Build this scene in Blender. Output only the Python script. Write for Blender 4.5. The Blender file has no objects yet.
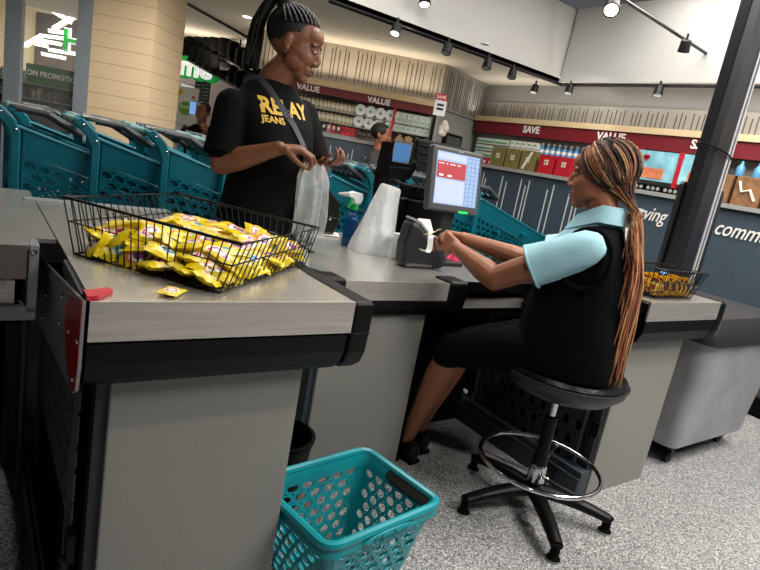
import bpy, bmesh, math, random
from mathutils import Vector as V, Matrix, Euler, noise
random.seed(7)
C = bpy.context.scene.collection
PI = math.pi
OFF = {}

# ------------------------------------------------------------------ camera
EYE = V((0, 0, 1.30))
ax = V((0.80807103, 0.01848448, 0.58879499))   # world X seen from the camera (right, down, forward)
RW = Matrix(((0.80807103, 0.01848448, 0.58879499),
             (-0.56118256, -0.27981402, 0.77895972),
             (0.17915176, -0.95987626, -0.21573643)))
FOC = 572.0
cam_d = bpy.data.cameras.new('camera'); cam = bpy.data.objects.new('camera', cam_d); C.objects.link(cam)
cam_d.sensor_width = 36.0; cam_d.lens = 36.0 * FOC / 760.0; cam_d.clip_start = 0.02; cam_d.clip_end = 100
right = RW @ V((1, 0, 0)); up = RW @ V((0, -1, 0)); back = RW @ V((0, 0, -1))
M = Matrix.Identity(4)
for i in range(3):
    M[i][0] = right[i]; M[i][1] = up[i]; M[i][2] = back[i]; M[i][3] = EYE[i]
cam.matrix_world = M
bpy.context.scene.camera = cam

def ray(x, y): return RW @ V((x - 380, y - 285, FOC))
def onz(x, y, z): r = ray(x, y); return EYE + r * ((z - EYE.z) / r.z)
def onx(x, y, X): r = ray(x, y); return EYE + r * (X / r.x)
def ony(x, y, Y): r = ray(x, y); return EYE + r * (Y / r.y)
WN = V((0.60299453, 0.79774532, 0)); WT = V((WN.y, -WN.x, 0))
def wallp(s, z, D=6.6): return WN * D + WT * s + V((0, 0, z))
def onw(x, y, D=6.6): r = ray(x, y); return EYE + r * (D / r.dot(WN))

# ------------------------------------------------------------------ materials
def lin(c):
    return tuple(((v / 255) / 12.92 if v / 255 <= 0.04045 else ((v / 255 + 0.055) / 1.055) ** 2.4) for v in c) + (1,)
MATS = {}
def mat(name, rgb, rough=0.5, metal=0.0, noise_amt=0.0, nscale=20, bump=0.0, bscale=60, spec=0.5, alpha=1.0, trans=0.0, stretch=None, coat=0.0, emis=None):
    if name in MATS: return MATS[name]
    m = bpy.data.materials.new(name); m.use_nodes = True; nt = m.node_tree; b = nt.nodes['Principled BSDF']
    col = lin(rgb)
    b.inputs['Base Color'].default_value = col; b.inputs['Roughness'].default_value = rough
    b.inputs['Metallic'].default_value = metal; b.inputs['Specular IOR Level'].default_value = spec
    b.inputs['Alpha'].default_value = alpha; b.inputs['Transmission Weight'].default_value = trans
    b.inputs['Coat Weight'].default_value = coat
    if emis: b.inputs['Emission Color'].default_value = lin(rgb); b.inputs['Emission Strength'].default_value = emis
    tc = nt.nodes.new('ShaderNodeTexCoord'); mp = nt.nodes.new('ShaderNodeMapping'); nt.links.new(tc.outputs['Object'], mp.inputs[0])
    if stretch: mp.inputs['Scale'].default_value = stretch
    nz = nt.nodes.new('ShaderNodeTexNoise'); nz.inputs['Scale'].default_value = nscale; nz.inputs['Detail'].default_value = 4
    nt.links.new(mp.outputs[0], nz.inputs['Vector'])
    if noise_amt:
        r = nt.nodes.new('ShaderNodeValToRGB'); r.color_ramp.elements[0].position = 0.3; r.color_ramp.elements[1].position = 0.7
        r.color_ramp.elements[0].color = tuple(v * (1 - noise_amt) for v in col[:3]) + (1,)
        r.color_ramp.elements[1].color = tuple(min(1, v * (1 + noise_amt)) for v in col[:3]) + (1,)
        nt.links.new(nz.outputs['Fac'], r.inputs[0]); nt.links.new(r.outputs[0], b.inputs['Base Color'])
    if bump:
        n2 = nt.nodes.new('ShaderNodeTexNoise'); n2.inputs['Scale'].default_value = bscale; n2.inputs['Detail'].default_value = 3
        nt.links.new(mp.outputs[0], n2.inputs['Vector'])
        bp = nt.nodes.new('ShaderNodeBump'); bp.inputs['Strength'].default_value = bump; bp.inputs['Distance'].default_value = 0.01
        nt.links.new(n2.outputs['Fac'], bp.inputs['Height']); nt.links.new(bp.outputs[0], b.inputs['Normal'])
    MATS[name] = m; return m

steel = mat('brushed_steel', (206, 203, 196), 0.22, 0.75, 0.08, 6, 0.05, 40, stretch=(1, 14, 1))
steelx = mat('brushed_steel_front', (204, 198, 192), 0.34, 0.7, 0.12, 5, 0.04, 60, stretch=(1, 1, 30))
chrome = mat('chrome', (215, 215, 218), 0.14, 1.0, 0.03, 8)
wire_m = mat('black_wire', (14, 14, 16), 0.4, 0.3, 0.1, 60)
black_pl = mat('black_plastic', (5, 5, 6), 0.42, 0.0, 0.15, 40, 0.03, 200, spec=0.22)
black_mt = mat('black_matte', (6, 6, 7), 0.7, 0.0, 0.1, 30, spec=0.1)
dark_metal = mat('dark_metal_panel', (44, 47, 51), 0.45, 0.2, 0.08, 30)
dark_grey = mat('charcoal_plastic', (40, 41, 44), 0.45, 0.0, 0.06, 40, 0.03, 250, spec=0.35)
grey_lam = mat('grey_laminate', (134, 133, 128), 0.5, 0.0, 0.10, 320, 0.02, 500)
lt_grey = mat('light_grey_metal', (140, 148, 150), 0.4, 0.3, 0.05, 20)
plinth_m = mat('blue_grey_plinth', (44, 54, 62), 0.5, 0.0, 0.1, 15)
teal_tr = mat('dark_teal_plastic', (2, 100, 116), 0.36, 0.0, 0.10, 12, 0.02, 80)
teal_bk = mat('bright_teal_plastic', (8, 138, 148), 0.30, 0.0, 0.06, 14, 0.02, 80)
flap_m = mat('grey_child_seat', (62, 66, 70), 0.4, 0.0, 0.1, 20)
paleteal = mat('pale_teal_grip', (120, 160, 160), 0.35)
red_pl = mat('red_piece', (190, 28, 48), 0.35, 0.1, 0.1, 10)
skin_a = mat('deep_brown_skin', (122, 78, 56), 0.48, 0.0, 0.08, 12, 0.05, 180, spec=0.4)
skin_b = mat('brown_skin', (152, 96, 68), 0.48, 0.0, 0.08, 12, 0.05, 180, spec=0.4)
lip_m = mat('lip_colour', (112, 52, 48), 0.4, 0, 0.05)
eye_w = mat('eye_white', (205, 200, 192), 0.2, 0, 0.03)
eye_d = mat('eye_dark', (22, 14, 12), 0.12)
hair_k = mat('black_hair', (7, 6, 6), 0.5, 0.0, 0.3, 200, 0.5, 160)
tee_m = mat('black_cotton', (9, 9, 10), 0.85, 0.0, 0.12, 60, 0.12, 14, spec=0.12)
vest_m = mat('black_knit', (8, 8, 9), 0.9, 0.0, 0.15, 90, 0.12, 12, spec=0.1)
skirt_m = mat('black_skirt_cloth', (7, 8, 11), 0.85, 0.0, 0.15, 50, 0.2, 9, spec=0.08)
shirt_m = mat('light_blue_shirt', (158, 204, 216), 0.8, 0.0, 0.05, 12, 0.3, 14)
jeans_m = mat('blue_denim', (38, 52, 120), 0.8, 0, 0.15, 60)
leather = mat('black_leather', (13, 13, 14), 0.33, 0.0, 0.1, 30, 0.2, 40, spec=0.4)
strap_m = mat('grey_strap', (66, 66, 76), 0.6, 0, 0.1, 80)
gold_m = mat('gold_print', (214, 172, 62), 0.6, 0, 0.1, 50)
white_m = mat('white_plastic', (225, 227, 228), 0.4, 0, 0.03, 20)
paper_m = mat('white_paper', (228, 228, 226), 0.8, 0, 0.03, 20, 0.1, 30)
note_m = mat('cream_paper', (226, 212, 170), 0.75, 0, 0.08, 40)
bag_m = mat('translucent_bag', (226, 230, 232), 0.25, 0, 0.10, 30, 1.0, 24, alpha=0.33)
wrap_m = mat('plastic_wrap', (232, 235, 236), 0.3, 0, 0.03, 30, 0.5, 26, alpha=0.86)
pinkbag = mat('pink_wrapper', (226, 52, 92), 0.35, 0, 0.2, 30, 0.3, 40)
blue_cl = mat('blue_bottle_plastic', (24, 84, 140), 0.15, 0, 0.08, 20, trans=0.5)
green_pl = mat('green_plastic', (24, 160, 76), 0.35)
wall_blue = mat('slate_blue_panel', (58, 72, 84), 0.5, 0, 0.06, 8)
line_m = mat('white_line_paint', (200, 206, 208), 0.6)
shelf_m = mat('grey_shelf', (150, 150, 148), 0.45, 0, 0.05, 20)
wall_grey = mat('plain_grey_wall', (150, 149, 146), 0.8, 0, 0.03, 4)
bulk_m = mat('painted_bulkhead', (188, 187, 184), 0.85, 0, 0.02, 3)
ceil_m = mat('ceiling_plaster', (206, 199, 186), 0.9, 0, 0.02, 3)
void_m = mat('black_ceiling_void', (14, 14, 15), 0.95, 0, 0.2, 6)
maroon = mat('maroon_header', (112, 14, 28), 0.5, 0, 0.04, 10)
wood_st = mat('pale_wood_strip', (214, 190, 150), 0.55, 0, 0.08, 6, stretch=(1, 1, 12))
track_m = mat('black_track', (12, 12, 13), 0.5, 0.2)
mull_m = mat('anodised_mullion', (158, 166, 174), 0.4, 0.4, 0.05, 10)
letter_w = mat('white_letters', (232, 228, 224), 0.5); sign_w = mat('sign_white', (240, 240, 238), 0.5, emis=0.7)
green_s = mat('sign_green', (18, 152, 62), 0.45, emis=0.35)
green_b = mat('banner_green', (52, 104, 46), 0.6, 0, 0.1, 10)
lampm = mat('lamp_glow', (255, 246, 226), 0.5, emis=6.0)
tube_m = mat('light_strip_glow', (255, 250, 240), 0.5, emis=0.35)

def wbox(mb, s0, s1, z0, z1, d0, d1, D=6.6):
    c = WN * (D - (d0 + d1) / 2) + WT * ((s0 + s1) / 2) + UZ * ((z0 + z1) / 2)
    return mb.obox(c, WT * ((s1 - s0) / 2), WN * ((d1 - d0) / 2), UZ * ((z1 - z0) / 2))
def floor_material():
    m = bpy.data.materials.new('speckled_vinyl_floor'); m.use_nodes = True; nt = m.node_tree; b = nt.nodes['Principled BSDF']
    tc = nt.nodes.new('ShaderNodeTexCoord')
    vo = nt.nodes.new('ShaderNodeTexVoronoi'); vo.inputs['Scale'].default_value = 250
    nt.links.new(tc.outputs['Object'], vo.inputs['Vector'])
    sep = nt.nodes.new('ShaderNodeSeparateColor'); nt.links.new(vo.outputs['Color'], sep.inputs[0])
    r = nt.nodes.new('ShaderNodeValToRGB'); r.color_ramp.interpolation = 'CONSTANT'
    e = r.color_ramp.elements
    e[0].position = 0; e[0].color = lin((72, 78, 84)); e[1].position = 0.22; e[1].color = lin((122, 124, 124))
    for p, c in ((0.45, (160, 159, 155)), (0.68, (194, 192, 186)), (0.88, (228, 226, 220))):
        k = e.new(p); k.color = lin(c)
    nt.links.new(sep.outputs[0], r.inputs[0])
    nz = nt.nodes.new('ShaderNodeTexNoise'); nz.inputs['Scale'].default_value = 380; nt.links.new(tc.outputs['Object'], nz.inputs['Vector'])
    mx = nt.nodes.new('ShaderNodeMix'); mx.data_type = 'RGBA'; mx.blend_type = 'MULTIPLY'; mx.inputs['Factor'].default_value = 0.35
    nt.links.new(r.outputs[0], mx.inputs['A']); nt.links.new(nz.outputs['Color'], mx.inputs['B'])
    rr = nt.nodes.new('ShaderNodeHueSaturation'); rr.inputs['Saturation'].default_value = 0.15; rr.inputs['Value'].default_value = 1.02
    nt.links.new(mx.outputs['Result'], rr.inputs['Color']); nt.links.new(rr.outputs[0], b.inputs['Base Color'])
    b.inputs['Roughness'].default_value = 0.42
    return m
floor_m = floor_material()

def banded(name, base, line, axis, pitch, width, rough=0.6, jitter=True):
    """vertical grooves (slats) or joints: lines every «pitch» metres along one object axis"""
    m = bpy.data.materials.new(name); m.use_nodes = True; nt = m.node_tree; b = nt.nodes['Principled BSDF']
    tc = nt.nodes.new('ShaderNodeTexCoord'); sp = nt.nodes.new('ShaderNodeSeparateXYZ'); nt.links.new(tc.outputs['Object'], sp.inputs[0])
    d = nt.nodes.new('ShaderNodeMath'); d.operation = 'DIVIDE'; d.inputs[1].default_value = pitch; nt.links.new(sp.outputs[axis], d.inputs[0])
    f = nt.nodes.new('ShaderNodeMath'); f.operation = 'FRACT'; nt.links.new(d.outputs[0], f.inputs[0])
    l = nt.nodes.new('ShaderNodeMath'); l.operation = 'LESS_THAN'; l.inputs[1].default_value = width / pitch; nt.links.new(f.outputs[0], l.inputs[0])
    mx = nt.nodes.new('ShaderNodeMix'); mx.data_type = 'RGBA'; mx.inputs['A'].default_value = lin(base); mx.inputs['B'].default_value = lin(line)
    out = l.outputs[0]
    nz = nt.nodes.new('ShaderNodeTexNoise'); nz.inputs['Scale'].default_value = 6
    mp = nt.nodes.new('ShaderNodeMapping'); mp.inputs['Scale'].default_value = (1, 1, 10) if axis == 2 else (8, 8, 0.6)
    nt.links.new(tc.outputs['Object'], mp.inputs[0]); nt.links.new(mp.outputs[0], nz.inputs['Vector'])
    nt.links.new(out, mx.inputs['Factor'])
    m2 = nt.nodes.new('ShaderNodeMix'); m2.data_type = 'RGBA'; m2.blend_type = 'MULTIPLY'; m2.inputs['Factor'].default_value = 0.16
    nt.links.new(mx.outputs['Result'], m2.inputs['A']); nt.links.new(nz.outputs['Fac'], m2.inputs['B'])
    nt.links.new(m2.outputs['Result'], b.inputs['Base Color']); b.inputs['Roughness'].default_value = rough
    MATS[name] = m; return m
cladding = banded('beige_board_cladding', (214, 190, 156), (150, 128, 100), 2, 0.115, 0.004)

def pack_material(name, base, c1, c2, c3):
    m = bpy.data.materials.new(name); m.use_nodes = True; nt = m.node_tree; b = nt.nodes['Principled BSDF']
    tc = nt.nodes.new('ShaderNodeTexCoord'); mp = nt.nodes.new('ShaderNodeMapping'); mp.inputs['Scale'].default_value = (30, 42, 0)
    nt.links.new(tc.outputs['Object'], mp.inputs[0])
    ln = nt.nodes.new('ShaderNodeVectorMath'); ln.operation = 'LENGTH'; nt.links.new(mp.outputs[0], ln.inputs[0])
    nz = nt.nodes.new('ShaderNodeTexNoise'); nz.inputs['Scale'].default_value = 45; nt.links.new(tc.outputs['Object'], nz.inputs['Vector'])
    ad = nt.nodes.new('ShaderNodeMath'); ad.operation = 'ADD'; nt.links.new(ln.outputs['Value'], ad.inputs[0])
    ml = nt.nodes.new('ShaderNodeMath'); ml.operation = 'MULTIPLY'; ml.inputs[1].default_value = 1.1; nt.links.new(nz.outputs['Fac'], ml.inputs[0])
    nt.links.new(ml.outputs[0], ad.inputs[1])
    r = nt.nodes.new('ShaderNodeValToRGB'); r.color_ramp.interpolation = 'CONSTANT'; e = r.color_ramp.elements
    e[0].position = 0; e[0].color = lin(c1); e[1].position = 0.46; e[1].color = lin(c2)
    k = e.new(0.60); k.color = lin(c3); k = e.new(0.74); k.color = lin(base)
    dv = nt.nodes.new('ShaderNodeMath'); dv.operation = 'DIVIDE'; dv.inputs[1].default_value = 2.2; nt.links.new(ad.outputs[0], dv.inputs[0])
    nt.links.new(dv.outputs[0], r.inputs[0]); nt.links.new(r.outputs[0], b.inputs['Base Color'])
    b.inputs['Roughness'].default_value = 0.3
    bp = nt.nodes.new('ShaderNodeBump'); bp.inputs['Strength'].default_value = 0.5; bp.inputs['Distance'].default_value = 0.006
    n2 = nt.nodes.new('ShaderNodeTexNoise'); n2.inputs['Scale'].default_value = 60; nt.links.new(tc.outputs['Object'], n2.inputs['Vector'])
    nt.links.new(n2.outputs['Fac'], bp.inputs['Height']); nt.links.new(bp.outputs[0], b.inputs['Normal'])
    return m
pk = [pack_material('yellow_pack_pink', (222, 194, 8), (238, 226, 224), (214, 70, 140), (245, 240, 210)),
      pack_material('yellow_pack_blue', (216, 190, 8), (60, 150, 190), (236, 236, 230), (240, 224, 60)),
      pack_material('yellow_pack_purple', (226, 200, 10), (120, 50, 110), (240, 232, 224), (222, 120, 60))]
pk_o = [pack_material('orange_pack_red', (240, 176, 30), (176, 40, 24), (240, 214, 90), (120, 40, 20)),
        pack_material('orange_pack_yellow', (244, 196, 40), (226, 120, 20), (90, 30, 16), (250, 214, 80))]

# ------------------------------------------------------------------ mesh building
class MB:
    def __init__(s): s.v = []; s.f = []; s.mi = []; s.cur = 0
    def add(s, vs, fs):
        n = len(s.v); s.v += [V(p) for p in vs]
        for f in fs: s.f.append([i + n for i in f]); s.mi.append(s.cur)
        return s
    def box(s, a, b, rot=None, piv=None):
        x0, y0, z0 = a; x1, y1, z1 = b
        vs = [V((x, y, z)) for z in (z0, z1) for y in (y0, y1) for x in (x0, x1)]
        if rot:
            pv = V(piv) if piv else (V(a) + V(b)) / 2
            R = Euler(rot).to_matrix(); vs = [R @ (p - pv) + pv for p in vs]
        return s.add(vs, [(0, 2, 3, 1), (4, 5, 7, 6), (0, 1, 5, 4), (2, 6, 7, 3), (0, 4, 6, 2), (1, 3, 7, 5)])
    def obox(s, c, ex, ey, ez):
        """box at centre c with half-extent vectors"""
        c = V(c); vs = [c + ex * i + ey * j + ez * k for k in (-1, 1) for j in (-1, 1) for i in (-1, 1)]
        return s.add(vs, [(0, 2, 3, 1), (4, 5, 7, 6), (0, 1, 5, 4), (2, 6, 7, 3), (0, 4, 6, 2), (1, 3, 7, 5)])
    def tube(s, pts, r, seg=8, cap=True, closed=False, flat=1.0):
        pts = [V(p) for p in pts]; n = len(pts)
        rs = r if isinstance(r, (list, tuple)) else [r] * n
        vs = []; prev = None
        for i, p in enumerate(pts):
            if closed: t = pts[(i + 1) % n] - pts[i - 1]
            else: t = pts[min(i + 1, n - 1)] - pts[max(i - 1, 0)]
            t = t.normalized() if t.length > 1e-9 else V((0, 0, 1))
            if prev is None:
                a = V((0, 0, 1)) if abs(t.z) < 0.9 else V((1, 0, 0)); u = t.cross(a).normalized()
            else:
                u = prev - t * prev.dot(t); u = u.normalized() if u.length > 1e-6 else t.orthogonal().normalized()
            prev = u; w = t.cross(u)
            for k in range(seg):
                a = 2 * PI * k / seg; vs.append(p + u * (math.cos(a) * rs[i]) + w * (math.sin(a) * rs[i] * flat))
        fs = []
        for i in range(n if closed else n - 1):
            j = (i + 1) % n
            for k in range(seg):
                l = (k + 1) % seg; fs.append((i * seg + k, i * seg + l, j * seg + l, j * seg + k))
        if cap and not closed:
            fs.append(tuple(range(seg))[::-1]); fs.append(tuple((n - 1) * seg + k for k in range(seg)))
        return s.add(vs, fs)
    def ell(s, c, r, rot=None, nu=16, nv=10):
        c = V(c); R = rot if rot is not None else Matrix.Identity(3)
        vs = [c + R @ V((0, 0, r[2]))]; fs = []
        for j in range(1, nv):
            ph = PI * j / nv
            for i in range(nu):
                a = 2 * PI * i / nu
                vs.append(c + R @ V((r[0] * math.sin(ph) * math.cos(a), r[1] * math.sin(ph) * math.sin(a), r[2] * math.cos(ph))))
        vs.append(c + R @ V((0, 0, -r[2])))
        for i in range(nu):
            k = (i + 1) % nu; fs.append((0, 1 + i, 1 + k))
            for j in range(nv - 2): fs.append((1 + j * nu + i, 1 + (j + 1) * nu + i, 1 + (j + 1) * nu + k, 1 + j * nu + k))
            L = len(vs) - 1; fs.append((L, L - nu + k, L - nu + i))
        return s.add(vs, fs)
    def caps(s, p, q, r1, r2, seg=12):
        """tapered limb with round ends"""
        p = V(p); q = V(q); s.ell(p, (r1,) * 3, None, seg, 8); s.ell(q, (r2,) * 3, None, seg, 8)
        return s.tube([p, q], [r1, r2], seg)
    def chain(s, pts, rs):
        for i in range(len(pts) - 1): s.caps(pts[i], pts[i + 1], rs[i], rs[i + 1])
        return s
    def loft(s, rings, cap=True):
        n = len(rings[0]); vs = [p for r in rings for p in r]; fs = []
        for i in range(len(rings) - 1):
            for k in range(n):
                l = (k + 1) % n; fs.append((i * n + k, i * n + l, (i + 1) * n + l, (i + 1) * n + k))
        if cap: fs.append(tuple(range(n))[::-1]); fs.append(tuple((len(rings) - 1) * n + k for k in range(n)))
        return s.add(vs, fs)
    def lathe(s, prof, c=(0, 0, 0), seg=24, axis=V((0, 0, 1)), cap=True):
        c = V(c); axis = V(axis).normalized(); u = axis.orthogonal().normalized(); w = axis.cross(u)
        return s.loft([[c + axis * z + (u * math.cos(2 * PI * k / seg) + w * math.sin(2 * PI * k / seg)) * r for k in range(seg)] for r, z in prof], cap)
    def prism(s, poly, o, u, v, w):
        """polygon in the (u,v) plane swept along w"""
        o = V(o); n = len(poly); a = [o + V(u) * p[0] + V(v) * p[1] for p in poly]; b = [p + V(w) for p in a]
        fs = [tuple(range(n)), tuple(range(n, 2 * n))[::-1]] + [(i, i + n, (i + 1) % n + n, (i + 1) % n) for i in range(n)]
        return s.add(a + b, fs)
    def perf(s, fn, nu, nv, rx=0.36, ry=0.34, stag=True, seg=16, skip=None):
        """sheet over fn(u,v), 0..1, pierced by a staggered field of oval holes"""
        for j in range(nv):
            odd = stag and j % 2; cells = []
            if odd:
                cells = [(0, 0.5, False)] + [(i + 0.5, i + 1.5, True) for i in range(nu - 1)] + [(nu - 0.5, nu, False)]
            else: cells = [(i, i + 1, True) for i in range(nu)]
            for a, b, hole in cells:
                u0, u1, v0, v1 = a / nu, b / nu, j / nv, (j + 1) / nv
                if skip and skip((u0 + u1) / 2, (v0 + v1) / 2): hole = False
                if not hole:
                    s.add([fn(u0, v0), fn(u1, v0), fn(u1, v1), fn(u0, v1)], [(0, 1, 2, 3)]); continue
                uc, vc = (u0 + u1) / 2, (v0 + v1) / 2; hu, hv = (u1 - u0) / 2, (v1 - v0) / 2
                o = []; inn = []
                for k in range(seg):
                    t = 2 * PI * k / seg; cs, sn = math.cos(t), math.sin(t); m = max(abs(cs), abs(sn))
                    o.append(fn(uc + hu * cs / m, vc + hv * sn / m)); inn.append(fn(uc + 2 * hu * rx * cs, vc + 2 * hv * ry * sn))
                s.add(o + inn, [(k, (k + 1) % seg, (k + 1) % seg + seg, k + seg) for k in range(seg)])
        return s
    def build(s, name, m, parent=None, smooth=False, bevel=0, remesh=0, sm=0, solid=0, subd=0, normals=True, base=None, wn=False, merge=0):
        vs = s.v
        if parent is not None: off = OFF[parent.name]
        elif base is not None: off = V(base)
        else:
            off = V(((min(p.x for p in vs) + max(p.x for p in vs)) / 2, (min(p.y for p in vs) + max(p.y for p in vs)) / 2, min(p.z for p in vs)))
        me = bpy.data.meshes.new(name)
        me.from_pydata([tuple(p - off) for p in vs], [], s.f)
        mm = m if isinstance(m, list) else [m]
        for k in mm: me.materials.append(k)
        if len(mm) > 1:
            for p, i in zip(me.polygons, s.mi): p.material_index = i
        if normals or merge:
            bm = bmesh.new(); bm.from_mesh(me)
            if merge: bmesh.ops.remove_doubles(bm, verts=bm.verts, dist=merge)
            if normals: bmesh.ops.recalc_face_normals(bm, faces=bm.faces)
            bm.to_mesh(me); bm.free()
        o = bpy.data.objects.new(name, me); C.objects.link(o)
        if remesh or sm or solid or subd:
            if remesh:
                d = o.modifiers.new('r', 'REMESH'); d.mode = 'VOXEL'; d.voxel_size = remesh; d.use_smooth_shade = True
            if sm:
                d = o.modifiers.new('s', 'SMOOTH'); d.factor = 0.5; d.iterations = sm
            if solid:
                d = o.modifiers.new('t', 'SOLIDIFY'); d.thickness = solid; d.offset = 0
            if subd:
                d = o.modifiers.new('u', 'SUBSURF'); d.levels = subd; d.render_levels = subd
            dg = bpy.context.evaluated_depsgraph_get(); dg.update()
            me2 = bpy.data.meshes.new_from_object(o.evaluated_get(dg))
            o.modifiers.clear(); o.data = me2; bpy.data.meshes.remove(me); me = me2; me.name = name
            me.materials.clear()
            for k in mm: me.materials.append(k)
        if bevel:
            d = o.modifiers.new('b', 'BEVEL'); d.width = bevel; d.segments = 2; d.limit_method = 'ANGLE'; d.angle_limit = math.radians(40)
        if smooth or remesh:
            for p in me.polygons: p.use_smooth = True
        if smooth and not remesh:
            try: me.set_sharp_from_angle(angle=math.radians(42))
            except Exception: pass
        if parent is not None: o.parent = parent; OFF[o.name] = off
        else: o.location = off; OFF[o.name] = off
        return o

def tag(o, label, cat=None, group=None, kind=None):
    o['label'] = label
    if cat: o['category'] = cat
    if group: o['group'] = group
    if kind: o['kind'] = kind
    return o
def thing(name, label, cat, loc=(0, 0, 0), group=None):
    o = bpy.data.objects.new(name, None); C.objects.link(o); o.location = loc; o.empty_display_size = 0.05
    OFF[o.name] = V(loc); return tag(o, label, cat, group)
def struct(o, label=None):
    o['kind'] = 'structure'
    if label: o['label'] = label
    return o
def dup(o, parent=None, loc=None, rot=None, label=None):
    c = o.copy(); C.objects.link(c)
    if parent is not None: c.parent = parent
    if loc is not None: c.location = loc
    if rot is not None: c.rotation_euler = rot
    if label: c['label'] = label
    for ch in [x for x in C.objects if x.parent == o]: dup(ch, c)
    return c
def text_mb(txt, size, o, u, v, depth=0.004, shear=0.0, bold=0.0, align='LEFT', shift=0, sx=1):
    cu = bpy.data.curves.new('t', 'FONT'); cu.body = txt; cu.size = size; cu.extrude = depth / 2; cu.shear = shear; cu.offset = bold; cu.align_x = align
    cu.resolution_u = 3
    ob = bpy.data.objects.new('t', cu); C.objects.link(ob)
    dg = bpy.context.evaluated_depsgraph_get(); dg.update()
    me = bpy.data.meshes.new_from_object(ob.evaluated_get(dg))
    u = V(u).normalized(); v = V(v).normalized(); w = u.cross(v); o = V(o)
    mb = MB(); mb.add([o + u * (p.co.x * sx) + v * p.co.y + w * (p.co.z + shift) for p in me.vertices], [tuple(f.vertices) for f in me.polygons])
    C.objects.unlink(ob); bpy.data.objects.remove(ob); bpy.data.curves.remove(cu); bpy.data.meshes.remove(me)
    return mb
UZ = V((0, 0, 1))

# ------------------------------------------------------------------ setting
mb = MB(); mb.box((-9, -4, -0.05), (9, 18, 0)); struct(mb.build('floor', floor_m, base=(0, 0, -0.05)), 'speckled grey vinyl floor')
# main black ceiling, low plaster soffit and two bulkhead faces
mb = MB(); mb.box((-9, -4, 3.35), (5.0, 4.21, 3.4)); struct(mb.build('ceiling', void_m), 'black painted ceiling high above the tills')
mb = MB(); mb.box((-1.2, 4.21, 2.385), (5.3, 9.6, 2.42)); struct(mb.build('ceiling', ceil_m), 'pale plaster low ceiling above the back shelves')
mb = MB(); mb.box((-1.2, 4.21, 2.385), (5.0, 4.26, 3.10)); struct(mb.build('trim_1', bulk_m), 'grey painted bulkhead above the back shelves')
mb = MB(); mb.box((5.0, -4, 2.385), (5.05, 4.26, 3.10)); struct(mb.build('trim_2', bulk_m), 'grey painted bulkhead above the side shelves')
mb = MB(); mb.box((5.05, -4, 2.385), (5.3, 4.3, 2.42)); struct(mb.build('trim_3', bulk_m))
mb = MB(); mb.box((5.2, -4, 0), (5.3, 5.45, 2.40)); struct(mb.build('wall_right', wall_grey))
mb = MB()
def wbox(mb, s0, s1, z0, z1, d0, d1, D=6.6):
    """box on the angled back wall: s along it, z up, d0..d1 towards the room"""
    c = WN * (D - (d0 + d1) / 2) + WT * ((s0 + s1) / 2) + UZ * ((z0 + z1) / 2)
    return mb.obox(c, WT * ((s1 - s0) / 2), WN * ((d1 - d0) / 2), UZ * ((z1 - z0) / 2))
wbox(mb, -1.75, 0.27, 0, 2.40, -0.42, -0.32); struct(mb.build('wall_back', wall_grey))
A = wallp(0.27, 0); B = V((5.2, 5.45, 0)); dA = (B - A).normalized(); nA = V((-dA.y, dA.x, 0))
mb = MB(); mb.obox((A + B) / 2 + UZ * 1.2 + nA * 0.05, (B - A) / 2, nA * 0.05, UZ * 1.2); struct(mb.build('wall_corner', wall_grey))
# grooved timber-look band above the shelves (three stretches), its grooves thin dark strips on the board
slat_m = mat('grooved_board', (178, 168, 154), 0.7, 0, 0.04, 10); groove_m = mat('groove_dark', (70, 62, 56), 0.8)
slat_m2 = mat('grooved_board_grey', (150, 146, 140), 0.7, 0, 0.04, 10)
def groove_run(o, d, n, L, z0, z1, m, name, pat):
    a = MB(); a.obox(o + d * L / 2 + UZ * ((z0 + z1) / 2) + n * 0.01, d * L / 2, n * 0.01, UZ * ((z1 - z0) / 2))
    a.cur = 1; x = 0.05; i = 0
    while x < L - 0.03:
        lo = z0 + (0.03 if i % 3 else 0.015); hi = z1 - (0.05 if i % 2 else 0.03)
        a.obox(o + d * x + UZ * ((lo + hi) / 2) + n * 0.0215, d * 0.0035, n * 0.002, UZ * ((hi - lo) / 2))
        x += pat[i % len(pat)]; i += 1
    return struct(a.build(name, [m, groove_m]))
groove_run(wallp(-1.75, 0), WT, -WN, 2.02, 1.99, 2.385, slat_m, 'trim_4', [.045, .04, .09, .035, .05, .06, .04, .10, .045, .05])
groove_run(A, dA, -nA, (B - A).length, 1.93, 2.385, slat_m2, 'trim_5', [.05, .035, .05, .09, .035, .05, .045, .08])
groove_run(V((5.2, 5.45, 0)), V((0, -1, 0)), V((-1, 0, 0)), 6.5, 1.96, 2.19, slat_m2, 'trim_6', [.05, .045, .055, .04, .09, .045, .04, .07])
# beige clad column and shop window frame beside it
DC = 4.6
def s_of(px, D): return onw(px, 60, D).dot(WT)
sA, sB = s_of(90, DC), s_of(152, DC); cc_ = wallp((sA + sB) / 2, 0, DC + 0.37)
mb = MB(); wbox(mb, sA, sB, 0, 3.4, -0.58, 0, DC); col_ = struct(mb.build('wall_column', cladding, base=cc_), 'beige clad square column')
def upright(px0, px1, name):
    m_ = MB(); wbox(m_, s_of(px0, DC), s_of(px1, DC), 0, 3.4, -0.04, 0, DC); return m_.build(name, mull_m)
struct(upright(75, 90, 'window_1')); struct(upright(3.5, 20, 'window_2'))
glass_m = mat('shop_glass', (230, 236, 236), 0.05, 0, 0, alpha=0.05)
mb = MB(); wbox(mb, sA - 2.2, sA, 0, 3.4, -0.06, -0.05, DC); struct(mb.build('window_3', glass_m))

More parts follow.
